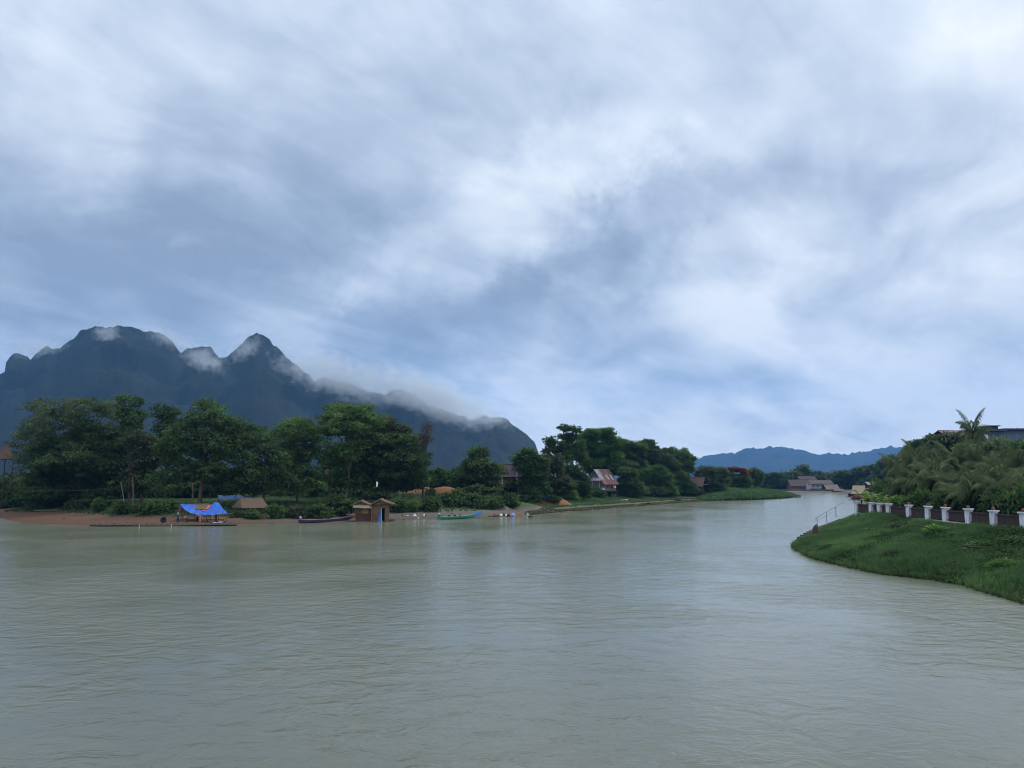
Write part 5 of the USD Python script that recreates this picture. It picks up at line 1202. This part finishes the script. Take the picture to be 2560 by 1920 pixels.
# brown roofed house further on
Hq = stand(1740, 1236, 280, 460)
hy = max(Hq[1], 345); x = at(1738, HORIZON, hy)[0]; g0 = gz(x, hy); zz = lambda py: at(0, py, hy)[2] - g0
frame_house('brown_house', 'low brown roofed house among the bushes left of the flame tree', (x, hy, g0), -30, 7.0, 6.0, .5, zz(1211), zz(1193), DARKWOOD, BROWN_ROOF, .9, posts=True, windows=[(-1.5, zz(1216), .9, 1.0), (1.5, zz(1216), .9, 1.0)])
sq = thing('blue_roof_sheet', 'small pale blue roof sheet beside the far brown house', 'roof sheet', at(1763, 1212, hy - 4))
part('sheet', box(-1.1, -.6, -.05, 1.1, .6, .05), paint('pale_blue_sheet', (.35, .48, .62), .6), sq); part('support', box(-.9, -.5, -3.2, -.8, -.4, -.052), DARKWOOD, sq)
# settlement at the far end of the river
SETT = 'houses at the far end of the river'
def settle(name, label, px0, px1, Y, py_base, py_eave, py_ridge, wall_m, roof_m, d=8, rot=0, nwin=3):
    xa, xb = at(px0, HORIZON, Y)[0], at(px1, HORIZON, Y)[0]
    zb = at(0, py_base, Y)[2]
    zz = lambda py: at(0, py, Y)[2] - zb
    w = xb - xa
    return frame_house(name, label, ((xa + xb) / 2, Y, zb), rot, w, d, .0, zz(py_eave), zz(py_ridge), wall_m, roof_m, 1.0, posts=True, windows=[(-w / 2 + w * (k + .5) / nwin, zz(py_eave) * .5, 1.3, 1.3) for k in range(nwin)], group=SETT)
settle('far_house', 'long dark red roofed house at the left of the far river settlement', 1972, 2019, 655, 1225, 1213, 1199, BRICK, simple('dark_red_roof', (.062, .042, .043), .8, 1.2, .3), 12)
settle('far_house', 'dark red house with the tallest roof in the far river settlement', 1994, 2036, 668, 1224, 1204, 1190, BRICK, '/World/Looks/dark_red_roof', 12, 12)
settle('far_house', 'wide reddish roofed house with a pale wall in the far settlement', 2022, 2074, 650, 1222, 1208, 1200, simple('pale_wall', (.30, .30, .31), .8, 1, .2), simple('faded_red_roof', (.085, .060, .060), .8, 1.2, .3), 11, 0, 5)
settle('far_house', 'low tan roofed house at the right of the far settlement', 2062, 2090, 640, 1227, 1221, 1211, DARKWOOD, simple('tan_roof', (.17, .14, .115), .8, 1.2, .3), 8, 0, 2)
settle('far_house', 'small grey shed at the right end of the far settlement', 2084, 2104, 628, 1230, 1226, 1223, PLANK, PLANK, 6, 0, 2)
tw = thing('brick_tower', 'pale pinkish pillar like tower in front of the far red roofs', 'tower', (at(2020, HORIZON, 640)[0], 640, 0.4))
part('shaft', box(-1.3, -1.3, -1, 1.3, 1.3, 7.3), simple('pink_plaster', (.33, .24, .22), .9, 1.5, .2), tw); part('roof', hull([(-1.7, -1.7, 7.31), (1.7, -1.7, 7.31), (1.7, 1.7, 7.31), (-1.7, 1.7, 7.31), (0, 0, 8.3)]), BROWN_ROOF, tw); part('window', box(-.5, -1.34, 4.6, .5, -1.303, 6.0), GLASS, tw)
xa, xb = 196.0, 256.0
STONE = simple('dark_river_stone', (.10, .095, .09), .9, 1.2, .4, .1)
qw = thing('river_wall', 'grey stone retaining wall along the water below the far settlement', 'wall', ((xa + xb) / 2, 637.5, 0), -8.7)
for k in range(12):
    w_ = (xb - xa) / 12
    x0_ = -(xb - xa) / 2 + k * w_
    part('wall_bay', box(x0_ + .03, -.35 + .05 * (k % 2), -1.5, x0_ + w_ - .03, .6, 2.0 + .12 * math.sin(k * 3)), STONE, qw)
    part('buttress', box(x0_ - .35, -.75, -1.5, x0_ + .028, -.42, 1.7), STONE, qw)
# thatched river hut on the near side of the bend
TY = 372.0
tb = at(2151, 1236, TY)
th = thing('river_hut', 'tan thatched roof on posts at the water, down river beyond the fence corner', 'hut', (tb[0], TY, 0.3))
def tq(px, py, dy=0.0):
    return at(px, py, TY + dy) - np.array([tb[0], TY, .3])
thatch_slope(tq(2132, 1214.5, 2), tq(2170, 1214.5, 2), tq(2127.5, 1234.5, -1.2), tq(2174.5, 1234.5, -1.2), THATCH_TAN, th, 51, .22, fray=.15)
thatch_slope(tq(2132, 1214.5, 2.1), tq(2170, 1214.5, 2.1), tq(2127.5, 1233, 5.4), tq(2174.5, 1233, 5.4), THATCH_TAN, th, 52, .22, fray=.15)
for px in (2131, 2144, 2158, 2171):
    for dy in (-.7, 4.8):
        b = tq(px, 1234, dy); part('post', tube([[b[0], b[1], -1.2], [b[0], b[1], b[2]]], .12, 6), DARKWOOD, th)
part('deck', box(tq(2127, 1238)[0], -1.4, .35, tq(2175, 1238)[0], 5.4, .55), DARKWOOD, th)
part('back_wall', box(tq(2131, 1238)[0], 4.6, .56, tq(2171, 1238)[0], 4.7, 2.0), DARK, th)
gx_ = at(2198, HORIZON, 330)[0]; g0 = gz(gx_, 330); zz = lambda py: at(0, py, 330)[2] - g0
frame_house('metal_roof_shed', 'long shed with a flat grey metal roof right of the tan thatched roof', (gx_, 330, g0), -6, 9.0, 6.0, .2, zz(1210.5), zz(1205), DARKWOOD, simple('grey_metal_roof', (.17, .185, .20), .7, 1, .2, .3), .9, windows=[(-2, 1.6, 1, 1), (2, 1.6, 1, 1)], cat_='shed')
# hotel and red roofed villa on the slope behind the palms
HYY = 232.0
hx0, hx1 = at(2464, HORIZON, HYY)[0], at(2700, HORIZON, HYY)[0]
g0 = gz(at(2520, HORIZON, HYY)[0], HYY)
HB = np.array([hx0, HYY, g0]); zz = lambda py: at(0, py, HYY)[2] - g0
xx = lambda px: at(px, HORIZON, HYY)[0] - hx0
NAVY = simple('blue_grey_render', (.105, .135, .19), .8, 1.0, .15)
NAVY2 = simple('dark_eaves', (.055, .06, .08), .7, 1.0, .15)
ho = thing('hotel', 'dark blue grey hotel with a rooftop tower above the palms', 'building', HB)
hw = part('wall', box(0, 0, -1, xx(2522), 14, zz(1078)), NAVY, ho)
part('wall', box(xx(2522) + .01, 1.2, -1, hx1 - hx0, 14, zz(1074)), NAVY, ho)
part('roof', cat([box(-.9, -.9, zz(1078) + .003, xx(2522), 14.6, zz(1076) + .2), box(xx(2522) + .005, .3, zz(1074) + .003, hx1 - hx0 + .5, 14.6, zz(1070.5))]), NAVY2, ho)
tw_ = part('roof_tower', box(xx(2491), 2.0, zz(1076) + .203, xx(2515), 6.0, zz(1064.6)), simple('tower_render', (.10, .09, .115), .8, 1, .15), ho)
part('tower_roof', hull([(xx(2486), 1.2, zz(1064.3)), (xx(2520), 1.2, zz(1064.3)), (xx(2520), 6.8, zz(1064.3)), (xx(2486), 6.8, zz(1064.3)), (xx(2489), 1.6, zz(1061.8)), (xx(2517), 1.6, zz(1061.8)), (xx(2517), 6.4, zz(1061.8)), (xx(2489), 6.4, zz(1061.8))]), NAVY2, tw_)
for fl_i, py in enumerate((1093, 1118, 1143)):
    for k, px in enumerate((2473, 2492, 2511)):
        x0_, x1_, z0_, z1_ = xx(px - 5), xx(px + 5), zz(py + 8), zz(py - 7)
        f = part('window', cat([box(x0_ - .12, -.10, z0_ - .12, x1_ + .12, -.004, z0_), box(x0_ - .12, -.10, z1_, x1_ + .12, -.004, z1_ + .12), box(x0_ - .12, -.10, z0_ + .001, x0_, -.004, z1_ - .001), box(x1_, -.10, z0_ + .001, x1_ + .12, -.004, z1_ - .001)]), NAVY2, hw)
        part('pane', box(x0_ + .002, -.05, z0_ + .002, x1_ - .002, -.008, z1_ - .002), WHITE if (fl_i, k) == (0, 0) else GLASS, f)
    for k, px in enumerate((2536, 2556, 2576, 2596)):
        x0_, x1_, z0_, z1_ = xx(px - 5), xx(px + 5), zz(py + 8), zz(py - 7)
        part('window', box(x0_, 1.15, z0_, x1_, 1.196, z1_), GLASS, ho)
    part('balcony', cat([box(xx(2466), -1.0, zz(py + 10), xx(2520), -.102, zz(py + 10) + .16), bar([xx(2466), -.97, zz(py + 4)], [xx(2520), -.97, zz(py + 4)], .06)] + [bar([q, -.97, zz(py + 10) + .1], [q, -.97, zz(py + 4)], .04) for q in np.arange(xx(2466), xx(2520), .45)]), NAVY2, ho)
VY = 226.0
g0 = gz(at(2395, HORIZON, VY)[0], VY); zz = lambda py: at(0, py, VY)[2] - g0
frame_house('villa', 'white walled villa with a faded red roof behind the tallest palm', (at(2392, HORIZON, VY)[0], VY, g0), 6, 7.0, 8.0, .1, zz(1091), zz(1077), simple('cream_plaster', (.16, .16, .165), .8, 1, .15), simple('villa_red_roof', (.19, .10, .09), .8, 1, .2), 1.0, windows=[(-2, zz(1100), 1, 1.4), (2, zz(1100), 1, 1.4), (-2, zz(1130), 1, 1.4), (2, zz(1130), 1, 1.4)])
# pointed thatched pavilion at the left edge
x = at(12, HORIZON, 196)[0]; g0 = gz(x, 196); zz = lambda py: at(0, py, 196)[2] - g0
pv = thing('pavilion', 'pointed reddish thatched pavilion at the left picture edge among the trees', 'pavilion', (x, 196, g0))
ap = np.array([at(16, 1104, 196)[0] - x, 0, zz(1104)])
for k in range(6):
    a, b = k * PI / 3, (k + 1) * PI / 3
    c = [np.array([ap[0] + 2.3 * math.cos(v), 2.3 * math.sin(v), zz(1148)]) for v in (a, b)]
    thatch_slope(ap, ap + [.01, 0, 0], c[0], c[1], simple('reddish_thatch', (.12, .075, .055), .95, 6, .35) if k == 0 else '/World/Looks/reddish_thatch', pv, 60 + k, .12)
    part('post', tube([[ap[0] + 1.9 * math.cos(a), 1.9 * math.sin(a), -.5], [ap[0] + 1.9 * math.cos(a), 1.9 * math.sin(a), zz(1146)]], .1, 6), DARKWOOD, pv)
part('floor', lathe([(0, .4), (2.1, .4), (2.1, .6), (0, .6)], 6).apply_translation([ap[0], 0, 0]), DARKWOOD, pv)

# ------------------------------------------------------------------ people
def capsule_chain(chains, refine=.035, it=8):
    """One smooth skin round chains of (point, radius)."""
    parts_ = []
    for ch in chains:
        for (p, r), (q, s) in zip(ch[:-1], ch[1:]):
            sp = [trimesh.creation.icosphere(1, rr).vertices + np.asarray(c) for c, rr in ((p, r), (q, s))]
            parts_.append(mf.Manifold.hull_points(np.vstack(sp)))
    m = mf.Manifold.batch_boolean(parts_, mf.OpType.Add).refine_to_length(refine).to_mesh()
    t = trimesh.Trimesh(m.vert_properties[:, :3], m.tri_verts)
    trimesh.smoothing.filter_taubin(t, iterations=it)
    return t
SKIN = simple('skin', (.30, .17, .11), .6, 4, .1, .3)
HAIR = simple('black_hair', (.015, .013, .012), .6, 8, .2, .3)
def person(label, loc, rotz, H, shirt, trousers, pose='stand', hat=None, long_skirt=False):
    """Facing local -y. pose: stand, bend, sit."""
    p = thing('person', label, 'person', loc, rotz)
    k = H / 1.70
    lean = {'stand': 4, 'bend': 48, 'sit': 10}[pose]
    hip = np.array([0, 0, {'stand': .90, 'bend': .88, 'sit': .42}[pose]])
    s, c = math.sin(math.radians(lean)), math.cos(math.radians(lean))
    up = np.array([0, -s, c])
    chest, neck = hip + up * .34, hip + up * .52
    head = neck + (up * .6 + np.array([0, -.25 * s, .55])) * .17
    sh_ = [neck + np.array([x, 0, 0]) * 1.0 - up * .06 for x in (-.19, .19)]
    if pose == 'sit':
        legs = [[hip + [x, 0, 0], hip + [x * 1.4, -.40, .06], [x * 1.4, -.46, .05], [x * 1.4, -.62, .04]] for x in (-.09, .09)]
    else:
        legs = [[hip + [x, 0, -.02], [x * 1.2, -.03 - .03 * (x > 0), .48], [x * 1.3, .03 - .08 * (x > 0), .07], [x * 1.35, -.14 - .08 * (x > 0), .035]] for x in (-.09, .09)]
    arms, hands = [], []
    for q, x in zip(sh_, (-1, 1)):
        if pose == 'stand':
            e, w = q + [x * .07, .02, -.27], q + [x * .06, -.12, -.50]
        else:
            e, w = q + [x * .05, -.10, -.25], q + [x * .0, -.26, -.44]
        arms.append([(q, .052), (e, .042), (w, .03)])
        dd = (w - e) / np.linalg.norm(w - e)
        palm = w + dd * .07
        hands.append([(w, .028), (palm, .034)])
        side = np.array([x, 0, 0.0])
        for i, ln in enumerate((.062, .074, .070, .055)):
            b = palm + np.array([0, -.027 + .018 * i, 0]) + dd * .025
            hands.append([(b, .0105), (b + dd * ln * .55, .0095), (b + dd * ln + np.array([-x * .012, 0, 0]), .008)])
        hands.append([(palm + np.array([-x * .01, -.035, 0]), .012), (palm + np.array([-x * .015, -.060, 0]) + dd * .04, .009)])
    fwd = np.array([0, -1, 0.0])
    body = [[(hip, .14), (hip + up * .18, .125), (chest, .15), (neck, .075)], [(sh_[0], .07), (sh_[1], .07)], [(neck, .055), (head - [0, 0, .06], .058)], [(head, .098), (head + [0, -.02, -.07], .07)],
            [(head + fwd * .09 + [0, 0, -.01], .018), (head + fwd * .112 + [0, 0, -.03], .016)]] + [[(head + [x * .095, .01, .01], .02), (head + [x * .098, .01, -.03], .015)] for x in (-1, 1)]
    legr = (.092, .062, .042, .036)
    body += [[(np.asarray(q) * 1.0, r) for q, r in zip(l, legr)] for l in legs] + arms + hands
    sc = lambda m: (m.apply_scale(k), m)[1]
    part('body', sc(capsule_chain(body, .03, 4)), SKIN, p, smooth=True)
    shirt_c = [[(hip + up * .02, .158), (hip + up * .18, .142), (chest, .166), (neck - up * .05, .09)], [(sh_[0], .084), (sh_[1], .084)]] + [[(a[0][0], .074), (a[0][0] * .25 + a[1][0] * .75, .062)] for a in arms]
    part('shirt', sc(capsule_chain(shirt_c, .04, 4)), shirt, p, smooth=True)
    if long_skirt:
        tr = [[(hip, .165), (hip * .5 + np.array([0, -.02, .1]), .17), (np.array([0, -.03, .16]), .18)]]
    else:
        tr = [[(np.asarray(l[0]), .115), (np.asarray(l[1]), .082), (np.asarray(l[1]) * .15 + np.asarray(l[2]) * .85, .06)] for l in legs] + [[(hip, .15), (hip + up * .05, .148)]]
    part('trousers' if not long_skirt else 'skirt', sc(capsule_chain(tr, .04, 4)), trousers, p, smooth=True)
    part('hair', sc(capsule_chain([[(head + [0, .02, .035], .098), (head + [0, .045, -.02], .085)]], .03, 3)), HAIR, p, smooth=True)
    for x in (-1, 1):
        e = trimesh.creation.icosphere(1, .012); e.apply_translation(head + np.array([x * .036, -.092, .012])); part('eye', sc(e), HAIR, p)
    part('mouth', sc(box(-.025, -.108, -.006, .025, -.098, .006).apply_translation(head + np.array([0, .012, -.062]))), simple('lips', (.22, .08, .07), .6) if not stage.GetPrimAtPath('/World/Looks/lips') else '/World/Looks/lips', p)
    if hat is not None:
        m = lathe([(0, .17), (.05, .16), (.105, .11), (.115, .04), (.20, .03), (.20, .02), (.105, .02), (0, .03)], 16)
        m.apply_translation(head + np.array([0, .01, .02])); part('hat', sc(m), hat, p, smooth=40)
    return p
def cloth(name, c):
    return simple(name, c, .9, 5, .15, .1)
CL = dict(orange=cloth('orange_cloth', (.62, .22, .045)), pink=cloth('pink_cloth', (.58, .20, .22)), navy=cloth('navy_cloth', (.035, .045, .065)), black=cloth('black_cloth', (.03, .03, .032)), maroon=cloth('dark_maroon_cloth', (.12, .03, .045)), pale=cloth('pale_cloth', (.62, .63, .66)), teal=cloth('teal_cloth', (.05, .10, .10)))
person('person in an orange shirt standing at the water among washing bundles', stand(1295, 1294.5), 70, 1.66, CL['orange'], CL['orange'], 'stand', long_skirt=True)
def in_shelter(px, py, dy):
    b = sh(px, py, dy) + SO
    return np.array([b[0], b[1], SO[2] + .07])
person('person in dark clothes and a white hat standing left of the shelter', stand(444, 1309), 30, 1.68, CL['teal'], CL['navy'], 'stand', CL['pale'])
person('small person in black with a white hat bending beside the shelter', stand(467, 1309.5), -40, 1.25, CL['black'], CL['navy'], 'bend', CL['pale'])
person('person in a pink top standing under the front of the blue tarpaulin', in_shelter(500, 1307, .1), 10, 1.4, CL['pink'], CL['pink'], 'stand', long_skirt=True)
person('person in dark clothes standing under the right end of the blue tarpaulin', in_shelter(540, 1306, .9), -30, 1.6, CL['navy'], CL['black'], 'stand')
person('person in dark maroon sitting beside the one in pink under the tarpaulin', in_shelter(493, 1306, 1.3), 20, 1.6, CL['maroon'], CL['black'], 'sit')

# ------------------------------------------------------------------ small things on the beach
def bundle(name, label, loc, size, m, seed, cat_='bundle', knot=True, group=None):
    """A lumpy tied bundle: sack with folds and a gathered neck."""
    r = np.random.default_rng(seed)
    p = thing(name, label, cat_, loc, r.uniform(0, 360), group)
    s = trimesh.creation.icosphere(3, 1.0)
    v = s.vertices
    f = fbm(v * 1.8 + 40 + seed, 4, seed) - .5
    v = v * (1 + .55 * f[:, None]) * np.asarray(size)
    v[:, 2] = np.maximum(v[:, 2], -size[2] * .55) + size[2] * .5
    part('sack', trimesh.Trimesh(v, s.faces, process=False), m, p, smooth=True)
    if knot:
        top = v[np.argmax(v[:, 2])]
        part('knot', tube([top - [0, 0, .05], top + [0, 0, .07], top + [.05, .02, .14]], [.05, .03, .06], 6), m, p)
    return p
WSHEET = cloth('white_cloth', (.74, .75, .78)); BSHEET = cloth('blue_white_cloth', (.30, .38, .66)); REDB = cloth('red_brown_cloth', (.17, .07, .06)); GREYC = cloth('grey_cloth', (.36, .38, .40)); BASK = simple('dark_basket', (.06, .055, .05), .8, 12, .4)
for i, (px, py, sz, m, lab) in enumerate([(1037, 1292, (.34, .3, .30), WSHEET, 'biggest crumpled white bag on the beach right of the floating hut'), (1018, 1292, (.36, .25, .18), GREYC, 'grey crumpled bag on the beach nearest the floating hut'), (1060, 1291, (.20, .18, .26), WSHEET, 'small upright white bag on the beach between the big white bag and green boat'), (1046, 1297, (.16, .14, .12), WSHEET, 'tiny white bag lowest on the beach below the big white one'), (1006, 1291, (.18, .16, .14), BASK, 'small dark bundle on the beach right of the drum'), (1064, 1291, (.20, .2, .17), BASK, 'small black bundle next to the small upright white bag')]):
    bundle('bag', lab, stand(px, py), sz, m, 200 + i, 'bag')
for i, (px, py, sz, m, lab) in enumerate([(1236, 1292, (.40, .35, .36), REDB, 'brown bundle at the left end of the washing place'), (1245, 1291.5, (.34, .3, .30), REDB, 'second brown bundle from the left at the washing place'), (1253, 1290.5, (.36, .3, .30), WSHEET, 'white bundle at the washing place, left of the black one'), (1259, 1290, (.36, .34, .38), BASK, 'black bundle between two white ones at the washing place'), (1266, 1291, (.38, .3, .26), WSHEET, 'white bundle at the washing place, right of the black one'), (1271, 1291.5, (.36, .32, .36), CL['maroon'], 'maroon bundle next to the big blue and white one'), (1283, 1291.5, (.62, .45, .46), BSHEET, 'big blue and white bundle beside the person in orange'), (1282, 1294.5, (.7, .35, .18), REDB, 'flat red brown bundle under the blue and white one'), (1319, 1291, (.30, .3, .46), GREYC, 'pale grey bundle right of the person in orange')]):
    bundle('laundry_bundle', lab, stand(px, py), sz, m, 230 + i)
bk = thing('basket', 'dark round basket at the water right of the person in orange', 'basket', stand(1326, 1293.5))
part('bowl', lathe([(0, 0), (.34, 0), (.46, .3), (.50, .55), (.46, .56), (.42, .3), (.30, .05), (0, .05)], 16), BASK, bk, smooth=50); part('rim', tube([(.5 * math.cos(a), .5 * math.sin(a), .55) for a in np.linspace(0, 2 * PI, 17)], .035, 5), DARKWOOD, bk)
bk = thing('basket', 'dark round basket on the red sand left of the shelter', 'basket', stand(411, 1309.5))
m = lathe([(0, 0), (.34, 0), (.46, .3), (.50, .55), (.46, .56), (.42, .3), (.30, .05), (0, .05)], 16); m.apply_transform(trimesh.transformations.rotation_matrix(1.2, [1, 0, 0])); m.apply_translation([0, 0, .42])
part('bowl', m, BASK, bk, smooth=50); r_ = tube([(.5 * math.cos(a), .5 * math.sin(a), .55) for a in np.linspace(0, 2 * PI, 17)], .035, 5); r_.apply_transform(trimesh.transformations.rotation_matrix(1.2, [1, 0, 0])); r_.apply_translation([0, 0, .42]); part('rim', r_, DARKWOOD, bk)
# black dog-sized bird on the beach
bd = thing('bird', 'small black bird standing on the gravel above the washing place', 'bird', stand(1248, 1277))
part('body', capsule_chain([[((0, .12, .30), .09), ((0, -.05, .33), .12), ((0, -.18, .42), .07)], [((0, -.18, .42), .06), ((0, -.24, .50), .065)], [((0, .12, .30), .07), ((0, .38, .24), .03)], [((0, -.29, .50), .025), ((0, -.36, .49), .01)]], .03, 3), BASK, bd, smooth=True)
for x in (-.05, .05):
    part('leg', tube([(x, 0, .25), (x, -.02, .1), (x, -.03, 0)], .014, 5), DARKWOOD, bd)
# blue sheet hanging on a pole
q = stand(1361, 1251.5)
bs = thing('hanging_blue_sheet', 'narrow bright blue sheet hanging upright among the shrubs on the bank', 'sheet', q)
hh = at(1361, 1236, q[1])[2] - q[2]
part('pole', tube([[-.55, .05, -.3], [-.55, .05, hh + .1]], .04, 6), BAMBOO, bs)
G = resample([[(-.5, 0, hh), (.1, .05, hh - .15)], [(-.55, -.05, hh * .5), (.35, 0, hh * .5)], [(-.5, 0, .1), (.45, .05, .05)]], 12, 14)
G[..., 1] += .07 * np.sin(G[..., 0] * 14)
sheet(G, TARP, bs, 'cloth', .015)
# white cloth hanging in the dark tree
wc = thing('white_cloth', 'white cloth hanging low in the dark spreading tree above the floating hut', 'cloth', at(942.5, 1217, 166))
G = resample([[(-.2, 0, 1.0), (.18, 0, .95)], [(-.22, 0, .4), (.2, 0, .45)], [(-.1, 0, -.05), (.12, 0, .05)]], 10, 8); G[..., 1] += .05 * np.sin(G[..., 0] * 18)
sheet(G, WSHEET, wc, 'cloth', .015); part('cord', tube([(-.25, 0, 1.0), (0, 0, 1.08), (.0, .05, 2.4)], .012, 4), BAMBOO_DARK, wc)
# pale upturned boat on the far beach, boulders
q = stand(1559, 1255)
up = longboat('upturned_canoe', 'pale brown canoe hauled out on the beach below the rusty roofed house', q + [-1.0, 0, .25], q + [1.6, 2.2, .3], 1.1, .5, .25, (paint('bare_wood_paint', (.26, .17, .14), .8, .3), WHITE, WHITE, GREYW), 6, (.5,), .2, motor=False)
for i, (px, py, lab) in enumerate([(1523, 1240.5, 'white plastic chair under the blue parasol'), (1534, 1240.5, 'second white plastic chair, right of the parasol')]):
    q = stand(px, py)
    ch = thing('plastic_chair', lab, 'chair', q, 30 + 80 * i)
    part('seat', box(-.24, -.24, .40, .24, .24, .45), WHITE, ch); part('backrest', hull([(x, y, z) for x in (-.24, .24) for y, z in ((.20, .452), (.24, .452), (.30, .95), (.33, .95))]), WHITE, ch)
    for x in (-.2, .2):
        for y in (-.2, .2):
            part('leg', tube([(x * 1.15, y * 1.15, 0), (x, y, .40)], .022, 5), WHITE, ch)
rk = np.random.default_rng(55)
for i, (px, py, s_) in enumerate([(1480, 1276, .35), (1588, 1266.5, .4), (1655, 1261, .4), (1010, 1300, .25), (1130, 1285, .2), (680, 1309, .22), (1225, 1292, .3), (160, 1298, .3), (1995, 1243.5, .8), (1985, 1245, .7)]):
    m = trimesh.creation.icosphere(2, 1.0); v = m.vertices * (1 + .5 * (fbm(m.vertices * 1.3 + 60 + i, 3, i) - .5)[:, None]) * [1.3 * s_, s_, .7 * s_]
    lab = ['on the shore below the rusty roofed house', 'at the water below the upturned canoe', 'at the water before the bamboo clump', 'on the beach beside the drum', 'on gravel above the green boat', 'on the shore left of the purple boat', 'left of the washing bundles', 'on the red sand spit', 'at the tip of the reed covered point', 'second from the tip of the reed covered point'][i]
    b = part('boulder', trimesh.Trimesh(v + (stand(px, py) + [0, 0, .2 * s_]), m.faces, process=False), simple('wet_stone', (.10, .085, .07), .8, 2, .4) if i == 0 else '/World/Looks/wet_stone', smooth=50)
    tag(b, 'dark boulder ' + lab, 'boulder')
dw = thing('driftwood', 'long pale driftwood branch lying on the red sand spit', 'driftwood', stand(120, 1279))
part('branch', tube([(-3.0, 0, .15), (-1, .3, .25), (1.5, -.2, .3), (3.8, -.9, .1)], [.12, .14, .10, .05], 7), BARK_PALE, dw, smooth=60); part('fork', tube([(1.0, -.1, .28), (2.0, .5, .6), (2.6, .9, .7)], [.07, .05, .02], 6), BARK_PALE, dw, smooth=60)
rope = thing('mooring_line', 'thin line strung between the trees and the tall bamboo pole', 'line', (0, 0, 0))
a, b = at(70, 1226, 156), at(331.4, 1212, stand(331, 1283)[1] + .2)
q = np.linspace(0, 1, 16)[:, None]
part('cord', tube(a + (b - a) * q - np.array([0, 0, .5]) * np.sin(q * PI), .018, 4), BAMBOO_DARK, rope)

# ------------------------------------------------------------------ shreds of cloud caught on the mountain
def mist(label, px, py, rx, ry, Y, dens, seed, tilt=0.0):
    k = Y / FPX
    c = at(px, py, Y)
    s = trimesh.creation.icosphere(2, 1.0)
    s.apply_scale([rx * k, max(rx, ry) * k, ry * k])
    s.apply_transform(trimesh.transformations.rotation_matrix(math.radians(-tilt), [0, 1, 0]))
    m = M(f'mist_{seed}', {'t': ('texture_coordinate', {}), 'm': ('mapping', {'mapping_type': 'texture', 'rotation': (0, math.radians(-tilt), 0), 'scale': (rx * k, max(rx, ry) * k, ry * k)}), 'g': ('gradient_texture', {'gradient_type': 'spherical'}),
        'n': ('noise_texture', {'scale': 2.4 / (ry * k), 'detail': 4.0, 'roughness': .6}), 'mp': ('mapping', {'location': (seed * 37.0, seed * 11.0, 0)}), 'e': ('math', {'math_type': 'multiply_add', 'value2': 2.2, 'value3': -1.3}),
        'a': ('math', {'math_type': 'add', 'use_clamp': True}), 'd': ('math', {'math_type': 'multiply', 'value2': dens}), 'v': ('principled_volume', {'color': (.88, .945, 1.0), 'anisotropy': .0})},
        [('t.object', 'm.vector'), ('m.vector', 'g.vector'), ('t.object', 'mp.vector'), ('mp.vector', 'n.vector'), ('n.fac', 'e.value1'), ('e.value', 'a.value1'), ('g.fac', 'a.value2'), ('a.value', 'd.value1'), ('d.value', 'v.density')], volume='v.volume')
    x = UsdGeom.Xform.Define(stage, numbered('mist'))
    x.AddTranslateOp().Set(Gf.Vec3d(*map(float, c)))
    tag(x, label, kind='stuff')
    part('vapour', s, m, x.GetPrim())
mist('white wisp trailing down the broad mountain summit', 268, 836, 40, 40, 2330, .022, 1, 10)
mist('white wisp caught in the saddle left of the pointed peak', 512, 900, 70, 42, 2330, .018, 2, -20)
mist('pale cloud shred on the left shoulder of the pointed peak', 612, 872, 60, 30, 2330, .014, 3, 35)
mist('cloud shred on the right end of the mountain crest', 1225, 1048, 75, 16, 2350, .018, 4, 0)
mist('cloud bank hiding the middle of the mountain crest', 850, 942, 200, 68, 2360, .013, 5, -18)
mist('cloud bank lying along the lower mountain crest', 1075, 994, 240, 64, 2360, .013, 6, -21)
mist('thin cloud on the right of the broad summit', 425, 846, 80, 30, 2380, .010, 8, -20)
mist('faint cloud across the far left summits', 95, 868, 90, 28, 2400, .010, 9, 12)
